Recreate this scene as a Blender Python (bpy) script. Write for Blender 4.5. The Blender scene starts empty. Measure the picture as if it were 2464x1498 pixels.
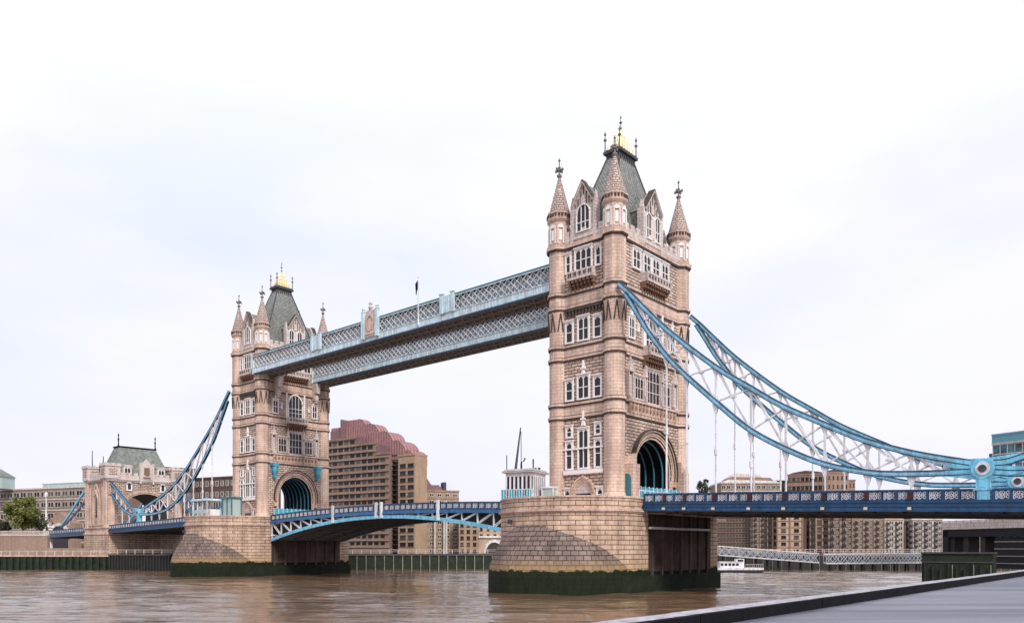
import bpy, bmesh, math, random
from mathutils import Vector, Matrix
random.seed(7)
R = math.radians
sc = bpy.context.scene
COL = sc.collection

# ------------------------------------------------------------------ camera
HC = 5.2
cam_d = bpy.data.cameras.new('camera'); cam = bpy.data.objects.new('camera', cam_d); COL.objects.link(cam)
YAW = R(-48.64)
FWD = Vector((-math.cos(YAW), -math.sin(YAW), 0)); RGT = Vector((-math.sin(YAW), math.cos(YAW), 0))
CAMP = Vector((58.66, -88.82, HC))
cam.location = CAMP
cam.rotation_euler = (R(90), 0, math.atan2(-FWD.x, FWD.y))
cam_d.sensor_width = 36; cam_d.lens = 36 * 1880.5 / 2464
cam_d.shift_y = (1317.7 - 749) / 2464
cam_d.clip_start = 0.5; cam_d.clip_end = 6000
sc.camera = cam

# ------------------------------------------------------------------ world and sun
SUN_EL, SUN_AZ = R(38), R(112)          # azimuth clockwise from +Y (sun to the right, a little behind the camera)
world = bpy.data.worlds.new('World'); sc.world = world; world.use_nodes = True
wn = world.node_tree; wn.nodes.clear()
def WN(t, **k):
    n = wn.nodes.new(t)
    for a, v in k.items(): setattr(n, a, v)
    return n
wl = wn.links.new
sky = WN('ShaderNodeTexSky', sky_type='NISHITA', sun_disc=False, sun_elevation=SUN_EL, sun_rotation=SUN_AZ)
bg_s = WN('ShaderNodeBackground'); bg_s.inputs[1].default_value = 0.08; wl(sky.outputs[0], bg_s.inputs[0])
tc = WN('ShaderNodeTexCoord'); mp = WN('ShaderNodeMapping'); wl(tc.outputs['Generated'], mp.inputs[0])
mp.inputs['Scale'].default_value = (1.0, 1.0, 3.2)
nz = WN('ShaderNodeTexNoise'); nz.inputs['Scale'].default_value = 1.7; nz.inputs['Detail'].default_value = 5; nz.inputs['Roughness'].default_value = .5
wl(mp.outputs[0], nz.inputs['Vector'])
cr = WN('ShaderNodeValToRGB'); cr.color_ramp.elements[0].position = .36; cr.color_ramp.elements[1].position = .62
cr.color_ramp.elements[0].color = (.80, .85, 1.0, 1); cr.color_ramp.elements[1].color = (.975, .965, 1.0, 1)
wl(nz.outputs[0], cr.inputs[0])
sp = WN('ShaderNodeSeparateXYZ'); wl(tc.outputs['Generated'], sp.inputs[0])
ge = WN('ShaderNodeValToRGB'); ge.color_ramp.elements[0].position = .0; ge.color_ramp.elements[0].color = (.94, .90, 1.0, 1)
ge.color_ramp.elements[1].position = .50; ge.color_ramp.elements[1].color = (1.16, 1.12, 1.11, 1)
e = ge.color_ramp.elements.new(.18); e.color = (.945, .945, .99, 1); e = ge.color_ramp.elements.new(.32); e.color = (.97, .97, .99, 1)
wl(sp.outputs[2], ge.inputs[0])
mu = WN('ShaderNodeMix', data_type='RGBA', blend_type='MULTIPLY'); mu.inputs[0].default_value = 1
wl(cr.outputs[0], mu.inputs[6]); wl(ge.outputs[0], mu.inputs[7])
bg_c = WN('ShaderNodeBackground'); bg_c.inputs[1].default_value = 0.60; wl(mu.outputs[2], bg_c.inputs[0])
mx = WN('ShaderNodeMixShader'); mx.inputs[0].default_value = .94
wl(bg_s.outputs[0], mx.inputs[1]); wl(bg_c.outputs[0], mx.inputs[2])
wo = WN('ShaderNodeOutputWorld'); wl(mx.outputs[0], wo.inputs[0])

sd = bpy.data.lights.new('sun', 'SUN'); sd.energy = 1.5; sd.angle = R(12); sd.color = (1, .93, .85)
sun = bpy.data.objects.new('sun', sd); COL.objects.link(sun)
dv = Vector((math.sin(SUN_AZ) * math.cos(SUN_EL), math.cos(SUN_AZ) * math.cos(SUN_EL), math.sin(SUN_EL)))
sun.rotation_euler = dv.to_track_quat('Z', 'Y').to_euler()
vs = sc.view_settings; vs.view_transform = 'Standard'; vs.look = 'None'; vs.gamma = 1; vs.exposure = 0.86
sc.display_settings.display_device = 'sRGB'

# ------------------------------------------------------------------ materials
MAT = {}
def new_mat(name):
    m = bpy.data.materials.new(name); m.use_nodes = True
    nt = m.node_tree; b = nt.nodes['Principled BSDF']
    MAT[name] = m
    return m, nt, b
def mixrgb(nt, mode, f, a, b):
    n = nt.nodes.new('ShaderNodeMix'); n.data_type = 'RGBA'; n.blend_type = mode
    for i, v in ((0, f), (6, a), (7, b)):
        if hasattr(v, 'is_output'): nt.links.new(v, n.inputs[i])
        elif i == 0: n.inputs[0].default_value = v
        else: n.inputs[i].default_value = (*v, 1) if len(v) == 3 else v
    return n.outputs[2]
def noise(nt, scale, detail=4, rough=.55, vec=None, dist=0):
    n = nt.nodes.new('ShaderNodeTexNoise'); n.inputs['Scale'].default_value = scale; n.inputs['Detail'].default_value = detail
    n.inputs['Roughness'].default_value = rough; n.inputs['Distortion'].default_value = dist
    if vec is None:
        t = nt.nodes.new('ShaderNodeTexCoord'); vec = t.outputs['Object']
    nt.links.new(vec, n.inputs['Vector'])
    return n.outputs[0]
def ramp(nt, f, p0, p1, c0=(0, 0, 0), c1=(1, 1, 1)):
    n = nt.nodes.new('ShaderNodeValToRGB'); e = n.color_ramp.elements
    e[0].position = p0; e[1].position = p1; e[0].color = (*c0, 1); e[1].color = (*c1, 1)
    nt.links.new(f, n.inputs[0]); return n.outputs[0]
def mapped(nt, sx, sy, sz, src='Object'):
    t = nt.nodes.new('ShaderNodeTexCoord'); m = nt.nodes.new('ShaderNodeMapping')
    m.inputs['Scale'].default_value = (sx, sy, sz); nt.links.new(t.outputs[src], m.inputs[0]); return m.outputs[0]
def bump(nt, b, h, strength, dist):
    n = nt.nodes.new('ShaderNodeBump'); n.inputs['Strength'].default_value = strength; n.inputs['Distance'].default_value = dist
    nt.links.new(h, n.inputs['Height']); nt.links.new(n.outputs[0], b.inputs['Normal'])
GRIMY = ('white_paint', 'sky_blue_paint', 'deck_blue', 'pale_blue_paint', 'navy_paint', 'coping_stone', 'white_trim')
def plain(name, col, rough=.6, metal=0, var=.12, vs_=3.0, spec=.4):
    m, nt, b = new_mat(name)
    n = noise(nt, vs_, 4)
    lo = tuple(c * (1 - var) for c in col); hi = tuple(min(1, c * (1 + var)) for c in col)
    col_ = ramp(nt, n, .3, .7, lo, hi)
    if name in GRIMY:
        gv = noise(nt, 1.0, 5, .7, mapped(nt, 1.6, 1.6, .25)); gf = noise(nt, 7.0, 5, .75)
        col_ = mixrgb(nt, 'MULTIPLY', .6, col_, ramp(nt, gv, .40, .58, (.55, .50, .46), (1.04, 1.04, 1.04)))
        col_ = mixrgb(nt, 'MULTIPLY', .55, col_, ramp(nt, gf, .34, .50, (.42, .33, .26), (1.03, 1.03, 1.03)))
    nt.links.new(col_, b.inputs['Base Color'])
    b.inputs['Roughness'].default_value = rough; b.inputs['Metallic'].default_value = metal
    b.inputs['Specular IOR Level'].default_value = spec
    return m
def stone(name, c1, c2, mortar, length, row, ms, soot=.35, algae=False, rough=.85, bstr=.5, offset=.5):
    m, nt, b = new_mat(name)
    uv = nt.nodes.new('ShaderNodeUVMap'); uv.uv_map = 'uv'
    br = nt.nodes.new('ShaderNodeTexBrick')
    nzv = nt.nodes.new('ShaderNodeTexNoise'); nzv.inputs['Scale'].default_value = 1.3
    nt.links.new(uv.outputs[0], nzv.inputs['Vector'])
    wob = nt.nodes.new('ShaderNodeVectorMath'); wob.operation = 'MULTIPLY_ADD'
    nt.links.new(nzv.outputs['Color'], wob.inputs[0]); wob.inputs[1].default_value = (.07, .05, 0); nt.links.new(uv.outputs[0], wob.inputs[2])
    nt.links.new(wob.outputs[0], br.inputs['Vector'])
    br.inputs['Scale'].default_value = 1; br.inputs['Brick Width'].default_value = length; br.inputs['Row Height'].default_value = row
    br.inputs['Mortar Size'].default_value = ms; br.inputs['Mortar Smooth'].default_value = .3; br.inputs['Bias'].default_value = 0
    br.offset = offset
    br.inputs['Color1'].default_value = (*c1, 1); br.inputs['Color2'].default_value = (*c2, 1); br.inputs['Mortar'].default_value = (*mortar, 1)
    col = br.outputs['Color']
    fine = noise(nt, 5.0, 6, .7)
    col = mixrgb(nt, 'MULTIPLY', 1.0, col, ramp(nt, fine, .25, .75, (.74, .72, .70), (1.12, 1.1, 1.08)))
    big = noise(nt, .22, 6, .7)
    col = mixrgb(nt, 'MULTIPLY', soot, col, ramp(nt, big, .35, .62, (.38, .34, .33), (1.05, 1.05, 1.05)))
    streak = noise(nt, 1.0, 4, .6, mapped(nt, 1.4, 1.4, .09))
    col = mixrgb(nt, 'MULTIPLY', soot * .9, col, ramp(nt, streak, .38, .56, (.42, .37, .35), (1.03, 1.03, 1.03)))
    if algae:
        g = nt.nodes.new('ShaderNodeNewGeometry'); s = nt.nodes.new('ShaderNodeSeparateXYZ'); nt.links.new(g.outputs['Position'], s.inputs[0])
        nn = noise(nt, .8, 6, .72, g.outputs['Position'])
        ma = nt.nodes.new('ShaderNodeMath'); ma.operation = 'MULTIPLY_ADD'; nt.links.new(nn, ma.inputs[0]); ma.inputs[1].default_value = 1.5; nt.links.new(s.outputs[2], ma.inputs[2])
        mr = nt.nodes.new('ShaderNodeMapRange'); nt.links.new(ma.outputs[0], mr.inputs[0])
        mr.inputs[1].default_value = 3.35; mr.inputs[2].default_value = 3.47; mr.inputs[3].default_value = 1; mr.inputs[4].default_value = 0
        ga = noise(nt, 2.5, 5, .7, mapped(nt, 1, 1, .35))
        gc = ramp(nt, ga, .3, .7, (.005, .010, .005), (.016, .026, .010))
        mr2 = nt.nodes.new('ShaderNodeMapRange'); nt.links.new(ma.outputs[0], mr2.inputs[0])
        mr2.inputs[1].default_value = 3.5; mr2.inputs[2].default_value = 4.9; mr2.inputs[3].default_value = .55; mr2.inputs[4].default_value = 0
        col = mixrgb(nt, 'MIX', mr2.outputs[0], col, (.42, .27, .11))
        col = mixrgb(nt, 'MIX', mr.outputs[0], col, gc)
    nt.links.new(col, b.inputs['Base Color'])
    b.inputs['Roughness'].default_value = rough; b.inputs['Specular IOR Level'].default_value = .25
    iv = nt.nodes.new('ShaderNodeMath'); iv.operation = 'SUBTRACT'; iv.inputs[0].default_value = 1; nt.links.new(br.outputs['Fac'], iv.inputs[1])
    ad = nt.nodes.new('ShaderNodeMath'); ad.operation = 'MULTIPLY_ADD'; nt.links.new(fine, ad.inputs[0]); ad.inputs[1].default_value = .8; nt.links.new(iv.outputs[0], ad.inputs[2])
    bump(nt, b, ad.outputs[0], bstr, .06)
    return m

stone('rough_stone', (.83, .65, .555), (.56, .43, .36), (.055, .04, .035), .95, .40, .05, .32, bstr=.9)
stone('ashlar', (.86, .665, .565), (.77, .58, .485), (.20, .145, .12), 1.0, .42, .016, .46, bstr=.3)
stone('pale_stone', (.80, .72, .70), (.74, .655, .63), (.22, .18, .165), .9, .45, .018, .30, bstr=.4)
stone('pier_stone', (.83, .62, .49), (.66, .485, .38), (.06, .045, .038), 1.7, .56, .038, .52, algae=True, bstr=.8)
stone('shaded_stained_stone', (.15, .11, .095), (.10, .075, .066), (.03, .024, .02), 2.2, 9.0, .03, .9)  # deck shade and brown stains put into one dark stone colour
stone('cap_stone', (.32, .25, .225), (.23, .18, .165), (.05, .04, .035), 1.0, .55, .05, .5, algae=True, bstr=.8)
stone('spire_stone', (.76, .62, .57), (.58, .47, .43), (.10, .075, .07), .5, .34, .035, .4, bstr=.8)
stone('far_brick', (.44, .32, .26), (.37, .265, .215), (.22, .16, .13), .6, .3, .02, .25, bstr=.2)
stone('yellow_brick', (.50, .36, .265), (.43, .31, .225), (.3, .22, .14), .6, .3, .02, .2, bstr=.2)
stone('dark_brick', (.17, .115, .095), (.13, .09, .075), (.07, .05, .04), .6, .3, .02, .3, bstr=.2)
stone('brown_concrete', (.37, .265, .215), (.31, .22, .18), (.15, .10, .08), 3.2, 1.1, .03, .3, bstr=.2)
stone('cream_render', (.60, .45, .34), (.56, .42, .315), (.42, .32, .24), 3, 1.5, .02, .2, bstr=.1)
stone('slate', (.42, .445, .435), (.28, .31, .30), (.06, .07, .065), .42, .3, .035, .35, bstr=.8, rough=.7)
plain('copper_green', (.17, .19, .175), .6, var=.4, vs_=1.2)
plain('dark_stone', (.075, .055, .048), .9, var=.4, vs_=1.5)  # near-black tone for drawn outlines, carving and trim
plain('carved_dark', (.22, .125, .085), .85, var=.4, vs_=6)
plain('white_stone', (.84, .80, .79), .8, var=.08, vs_=4)
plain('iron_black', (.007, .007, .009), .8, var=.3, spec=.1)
plain('gold', (.78, .66, .40), .45, metal=.35, var=.35, vs_=9)
plain('white_paint', (.80, .81, .86), .45, var=.06)
plain('sky_blue_paint', (.22, .62, .86), .38, var=.15, vs_=2)
plain('navy_paint', (.018, .07, .165), .35, var=.25, vs_=1.5)
plain('deck_blue', (.035, .16, .36), .32, var=.2, vs_=1.5)
plain('pale_blue_paint', (.60, .77, .87), .42, var=.12, vs_=2)
plain('teal_paint', (.045, .17, .21), .4, var=.2)
plain('roof_cyan', (.16, .38, .46), .4)
plain('cyan_paint', (.06, .34, .46), .35, var=.2)
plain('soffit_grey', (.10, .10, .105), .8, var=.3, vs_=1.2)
plain('soffit_rib', (.30, .28, .275), .8, var=.2)
plain('pink_metal', (.36, .185, .18), .55, var=.18, vs_=1.0)
plain('pink_dark', (.21, .12, .13), .6, var=.2, vs_=1.0)
plain('white_trim', (.68, .66, .64), .6, var=.1)
plain('weed_green', (.009, .016, .007), .9, var=.5, vs_=1.2)
plain('finial_grey', (.20, .18, .18), .8, var=.2)
plain('pile_green', (.014, .025, .014), .7, var=.5, vs_=1.0)
plain('pile_light', (.20, .23, .17), .8, var=.3, vs_=1.0)
plain('dark_timber', (.03, .028, .03), .7, var=.4)
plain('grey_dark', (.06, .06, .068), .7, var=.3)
plain('asphalt', (.05, .05, .052), .85, var=.2)
plain('bark', (.06, .045, .03), .9, var=.3)
plain('hull_dark', (.03, .035, .05), .4, var=.2)
plain('maroon_paint', (.05, .012, .022), .5)
plain('rib_blue', (.06, .20, .30), .5)
plain('steel_grey', (.40, .44, .51), .6)
plain('shed_dark', (.028, .028, .034), .8, spec=.15)
plain('dull_trim', (.42, .37, .34), .7)
plain('coping_stone', (.42, .42, .48), .8, var=.25, vs_=6)
plain('lamp_glass', (.75, .62, .42), .3, var=.1)
m, nt, b = new_mat('glass'); b.inputs['Base Color'].default_value = (.022, .022, .028, 1); b.inputs['Roughness'].default_value = .18
b.inputs['Specular IOR Level'].default_value = .35
m, nt, b = new_mat('far_glass'); b.inputs['Roughness'].default_value = .22
oi = nt.nodes.new('ShaderNodeObjectInfo'); b.inputs['Specular IOR Level'].default_value = .25
nt.links.new(ramp(nt, oi.outputs['Random'], .55, 1.0, (.010, .009, .010), (.14, .115, .10)), b.inputs['Base Color'])
m, nt, b = new_mat('green_glass'); b.inputs['Base Color'].default_value = (.36, .46, .44, 1); b.inputs['Roughness'].default_value = .12
m, nt, b = new_mat('pale_glass'); b.inputs['Base Color'].default_value = (.32, .40, .46, 1); b.inputs['Roughness'].default_value = .3
m, nt, b = new_mat('teal_glass'); b.inputs['Roughness'].default_value = .12
nt.links.new(ramp(nt, noise(nt, .5, 3), .4, .6, (.03, .07, .10), (.09, .28, .36)), b.inputs['Base Color'])
# leaves
m, nt, b = new_mat('leaves'); b.inputs['Roughness'].default_value = .7
nt.links.new(ramp(nt, noise(nt, .9, 3), .3, .7, (.07, .10, .02), (.24, .26, .06)), b.inputs['Base Color'])
m, nt, b = new_mat('leaves_dark'); b.inputs['Roughness'].default_value = .7
nt.links.new(ramp(nt, noise(nt, .9, 3), .3, .7, (.035, .045, .02), (.09, .095, .045)), b.inputs['Base Color'])
# river water
m, nt, b = new_mat('river_water')
geo = nt.nodes.new('ShaderNodeNewGeometry')
def posmap(sx, sy, rot=0):
    mm = nt.nodes.new('ShaderNodeMapping'); mm.vector_type = 'TEXTURE'; mm.inputs['Scale'].default_value = (1 / sx, 1 / sy, 1); mm.inputs['Rotation'].default_value = (0, 0, rot)
    nt.links.new(geo.outputs['Position'], mm.inputs[0]); return mm.outputs[0]
wrot = math.atan2(RGT.y, RGT.x) - .06
w1 = noise(nt, 1.0, 4, .6, posmap(.28, 1.3, wrot + .1), .5)
w2 = noise(nt, 1.0, 3, .55, posmap(.075, .42, wrot), .7)
pc = ramp(nt, noise(nt, 1.0, 4, .6, posmap(.018, .06, wrot)), .35, .65, (.135, .083, .048), (.20, .128, .078))
nt.links.new(pc, b.inputs['Base Color']); b.inputs['Roughness'].default_value = .06
b.inputs['IOR'].default_value = 1.6
s1 = nt.nodes.new('ShaderNodeMath'); s1.operation = 'MULTIPLY_ADD'; nt.links.new(w2, s1.inputs[0]); s1.inputs[1].default_value = 3.2; nt.links.new(w1, s1.inputs[2])
bump(nt, b, s1.outputs[0], 1.0, .075)
# wet paving of the near river walk
m, nt, b = new_mat('wet_paving')
g2 = nt.nodes.new('ShaderNodeNewGeometry')
mm = nt.nodes.new('ShaderNodeMapping'); mm.inputs['Scale'].default_value = (.5, .12, 1); mm.inputs['Rotation'].default_value = (0, 0, -math.atan2(RGT.y, RGT.x))
mm.vector_type = 'TEXTURE'; mm.inputs['Rotation'].default_value = (0, 0, math.atan2(RGT.y, RGT.x) + .05); mm.inputs['Scale'].default_value = (9, .9, 1); nt.links.new(g2.outputs['Position'], mm.inputs[0])
st = noise(nt, 1.0, 4, .55, mm.outputs[0])
nt.links.new(ramp(nt, st, .3, .7, (.07, .072, .10), (.19, .195, .255)), b.inputs['Base Color'])
b.inputs['Roughness'].default_value = .45
m, nt, b = new_mat('land'); b.inputs['Roughness'].default_value = .95
nt.links.new(ramp(nt, noise(nt, .08, 4), .35, .65, (.10, .09, .075), (.20, .18, .16)), b.inputs['Base Color'])
m, nt, b = new_mat('mud'); b.inputs['Roughness'].default_value = .6
nt.links.new(ramp(nt, noise(nt, .3, 4), .35, .65, (.10, .06, .035), (.18, .12, .07)), b.inputs['Base Color'])

# ------------------------------------------------------------------ builders
class MB:
    def __init__(s): s.v = []; s.f = []; s.mi = []; s.uv = []; s.cur = 0
    def add(s, vs, fs, uvs=None):
        o = len(s.v); s.v += [tuple(p) for p in vs]
        for i, f in enumerate(fs):
            s.f.append([k + o for k in f]); s.mi.append(s.cur); s.uv.append(uvs[i] if uvs else None)
    def box(s, x0, x1, y0, y1, z0, z1):
        s.add([(x0, y0, z0), (x1, y0, z0), (x1, y1, z0), (x0, y1, z0), (x0, y0, z1), (x1, y0, z1), (x1, y1, z1), (x0, y1, z1)],
              [(0, 3, 2, 1), (4, 5, 6, 7), (0, 1, 5, 4), (1, 2, 6, 5), (2, 3, 7, 6), (3, 0, 4, 7)])
    def hexa(s, p):   # eight corners, bottom ring then top ring
        s.add(p, [(0, 3, 2, 1), (4, 5, 6, 7), (0, 1, 5, 4), (1, 2, 6, 5), (2, 3, 7, 6), (3, 0, 4, 7)])
    def bar(s, p, q, w, h=None, up=(0, 0, 1)):
        p = Vector(p); q = Vector(q); h = h or w; d = (q - p).normalized(); u = Vector(up)
        if abs(d.dot(u)) > .98: u = Vector((0, 1, 0))
        a = d.cross(u).normalized() * w / 2; c = a.cross(d).normalized() * h / 2
        s.hexa([p - a - c, p + a - c, q + a - c, q - a - c, p - a + c, p + a + c, q + a + c, q - a + c])
    def tube(s, pts, rads, n=8, cap=True):
        pts = [Vector(p) for p in pts]
        if not isinstance(rads, (list, tuple)): rads = [rads] * len(pts)
        vs = []
        for i, p in enumerate(pts):
            d = (pts[min(i + 1, len(pts) - 1)] - pts[max(i - 1, 0)]).normalized()
            u = Vector((0, 0, 1)) if abs(d.z) < .9 else Vector((1, 0, 0))
            a = d.cross(u).normalized(); c = d.cross(a)
            vs += [p + (a * math.cos(2 * math.pi * k / n) + c * math.sin(2 * math.pi * k / n)) * rads[i] for k in range(n)]
        fs = [(i * n + k, i * n + (k + 1) % n, (i + 1) * n + (k + 1) % n, (i + 1) * n + k) for i in range(len(pts) - 1) for k in range(n)]
        if cap: fs += [tuple(range(n))[::-1], tuple((len(pts) - 1) * n + k for k in range(n))]
        s.add(vs, fs)
    def lathe(s, cx, cy, prof, n=16, ph=0.0, a0=0, a1=2 * math.pi, sx=1, sy=1):
        full = abs(a1 - a0 - 2 * math.pi) < 1e-6; m = n if full else n + 1
        vs = [(cx + sx * r * math.cos(a0 + ph + (a1 - a0) * k / n), cy + sy * r * math.sin(a0 + ph + (a1 - a0) * k / n), z) for r, z in prof for k in range(m)]
        rm = max(r for r, z in prof) * (sx + sy) / 2
        fs = []; uvs = []
        for i in range(len(prof) - 1):
            for k in range(n):
                k2 = (k + 1) % m
                fs.append((i * m + k, i * m + k2, (i + 1) * m + k2, (i + 1) * m + k))
                u0 = rm * (a1 - a0) * k / n; u1 = rm * (a1 - a0) * (k + 1) / n; z0 = prof[i][1]; z1 = prof[i + 1][1]
                if abs(z1 - z0) < .05: z0 = prof[i][0] + z0; z1 = prof[i + 1][0] + z1
                uvs.append([(u0, z0), (u1, z0), (u1, z1), (u0, z1)])
        s.add(vs, fs, uvs)
        if prof[-1][0] > .02: s.add(vs[(len(prof) - 1) * m:], [tuple(range(m))])
    def outline(s, pts, z0, z1, top=True, f0=1.0, f1=1.0, cen=(0, 0), closed=True):
        n = len(pts); vs = []
        for f, z in ((f0, z0), (f1, z1)): vs += [(cen[0] + (x - cen[0]) * f, cen[1] + (y - cen[1]) * f, z) for x, y in pts]
        fs = []; uvs = []; u = 0
        for k in range(n if closed else n - 1):
            k2 = (k + 1) % n; l = math.dist(pts[k], pts[k2])
            fs.append((k, k2, n + k2, n + k)); uvs.append([(u, z0), (u + l, z0), (u + l, z1), (u, z1)]); u += l
        s.add(vs, fs, uvs)
        if top: s.add(vs[n:], [tuple(range(n))])
    def prism(s, pts, M, d0, d1):   # 2D polygon (u,z) mapped by M(u,z,d), extruded d0..d1
        n = len(pts)
        s.add([M(u, z, d0) for u, z in pts] + [M(u, z, d1) for u, z in pts],
              [tuple(range(n))[::-1], tuple(range(n, 2 * n))] + [(k, (k + 1) % n, n + (k + 1) % n, n + k) for k in range(n)])
    def pbox(s, M, u0, u1, z0, z1, d0, d1):
        s.prism([(u0, z0), (u1, z0), (u1, z1), (u0, z1)], M, d0, d1)
    def strip(s, inner, outer, M, d0, d1):   # ring between two polylines of equal length
        n = len(inner)
        vs = [M(u, z, d1) for u, z in inner] + [M(u, z, d1) for u, z in outer] + [M(u, z, d0) for u, z in inner] + [M(u, z, d0) for u, z in outer]
        fs = []
        for k in range(n - 1):
            fs += [(k, k + 1, n + k + 1, n + k), (k, k + 1, 2 * n + k + 1, 2 * n + k), (n + k, n + k + 1, 3 * n + k + 1, 3 * n + k)]
        fs += [(0, n, 3 * n, 2 * n), (n - 1, 2 * n - 1, 4 * n - 1, 3 * n - 1)]
        s.add(vs, fs)
    def mesh(s, name, mats, smooth=False, recalc=True):
        me = bpy.data.meshes.new(name); me.from_pydata(s.v, [], s.f)
        for mm in (mats if isinstance(mats, (list, tuple)) else [mats]): me.materials.append(MAT[mm])
        me.polygons.foreach_set('material_index', s.mi)
        uvl = me.uv_layers.new(name='uv'); buf = [0.0] * (2 * len(me.loops))
        for p, cu in zip(me.polygons, s.uv):
            if cu:
                for li, (a, c) in zip(p.loop_indices, cu): buf[2 * li] = a; buf[2 * li + 1] = c
            else:
                nn = p.normal
                for li in p.loop_indices:
                    c = me.vertices[me.loops[li].vertex_index].co
                    if abs(nn.z) > .8: a, d = c.x, c.y
                    elif abs(nn.x) > abs(nn.y) * 1.02: a, d = c.y, c.z
                    else: a, d = c.x, c.z
                    buf[2 * li] = a; buf[2 * li + 1] = d
        uvl.data.foreach_set('uv', buf)
        if recalc:
            bm = bmesh.new(); bm.from_mesh(me); bmesh.ops.recalc_face_normals(bm, faces=bm.faces); bm.to_mesh(me); bm.free()
        if smooth: me.polygons.foreach_set('use_smooth', [True] * len(me.polygons))
        me.update(); return me
    def build(s, name, mats, parent=None, smooth=False, label=None):
        o = bpy.data.objects.new(name, s.mesh(name, mats, smooth)); COL.objects.link(o)
        if parent is not None:
            o.parent = parent
            if 'zb' in parent: o.location.z = -parent['zb']
        if label: o['label'] = label
        return o

def thing(name, label, cat, loc=(0, 0, 0), rz=0, group=None, zb=0):
    o = bpy.data.objects.new(name, None); COL.objects.link(o); o.empty_display_size = .5
    o.location = (loc[0], loc[1], loc[2] + zb); o.rotation_euler = (0, 0, rz)
    if zb: o['zb'] = zb
    o['label'] = label; o['category'] = cat
    if group: o['group'] = group
    return o
def tag(o, label, cat, group=None):
    o['label'] = label; o['category'] = cat
    if group: o['group'] = group
    return o
def children(o): return [c for c in COL.objects if c.parent == o]
KIDS = None
def copy_tree(o, parent=None, kids=None):
    if kids is None:
        kids = {}
        for c in COL.objects:
            if c.parent: kids.setdefault(c.parent.name, []).append(c)
    c = o.copy(); COL.objects.link(c); c.parent = parent
    for ch in kids.get(o.name, []): copy_tree(ch, c, kids)
    return c
def struct(o): o['kind'] = 'structure'; return o
def px_ground(px, dist):        # ground point from an image pixel column at a depth from the camera
    v = CAMP + (FWD + RGT * ((px - 1232) / 1880.5)) * dist
    return Vector((v.x, v.y, 0))
def hgt(py, dist): return HC + (1317.7 - py) / 1880.5 * dist

def arc(cx, cz, rx, rz, a0, a1, n): return [(cx + rx * math.cos(R(a0 + (a1 - a0) * k / n)), cz + rz * math.sin(R(a0 + (a1 - a0) * k / n))) for k in range(n + 1)]
def face_y(Y): return lambda u, z, d: (u, -(Y + d), z)       # faces -Y
def face_x(X): return lambda u, z, d: (X + d, u, z)          # faces +X
def face_xn(X): return lambda u, z, d: (-(X + d), u, z)      # faces -X

def window(root, M, u0, u1, z0, z1, lights=2, transoms=1, fr=.16, arched=False, hood=True, name='window', proud=.22, mat='white_stone'):
    f = MB(); w = u1 - u0
    f.pbox(M, u0 - fr, u0, z0 - fr, z1 + fr, 0, proud); f.pbox(M, u1, u1 + fr, z0 - fr, z1 + fr, 0, proud)
    f.pbox(M, u0, u1, z0 - fr, z0, 0, proud + .08); 
    if arched:
        h = w * .55
        pts_i = arc(u0 + w / 2, z1, w / 2, h, 180, 0, 8); pts_o = arc(u0 + w / 2, z1, w / 2 + fr, h + fr, 180, 0, 8)
        f.strip(pts_i, pts_o, M, 0, proud)
        top = z1 + h
    else:
        f.pbox(M, u0, u1, z1, z1 + fr, 0, proud); top = z1
    for k in range(1, lights): 
        u = u0 + w * k / lights; f.pbox(M, u - .05, u + .05, z0, top - (.12 if arched else 0), .06, proud - .06)
    for k in range(1, transoms + 1):
        z = z0 + (z1 - z0) * k / (transoms + 1); f.pbox(M, u0, u1, z - .05, z + .05, .055, proud - .07)
    if not arched:      # cusped heads
        for k in range(lights):
            a = u0 + w * k / lights; c = u0 + w * (k + 1) / lights; mid = (a + c) / 2
            f.prism([(a + .05, z1), (a + .05, z1 - .32), (mid, z1 - .05)], M, .05, proud - .08)
            f.prism([(c - .05, z1), (mid, z1 - .05), (c - .05, z1 - .32)], M, .05, proud - .08)
        if hood: f.pbox(M, u0 - fr - .08, u1 + fr + .08, z1 + fr, z1 + fr + .12, 0, proud + .12)
    o = f.build(name, mat, root)
    p = MB()
    if arched: p.prism([(u0, z0), (u1, z0)] + arc(u0 + w / 2, z1, w / 2, w * .55, 0, 180, 8), M, .005, .05)
    else: p.pbox(M, u0, u1, z0, z1, .005, .05)
    p.build('pane', 'glass', o)
    return o

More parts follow.
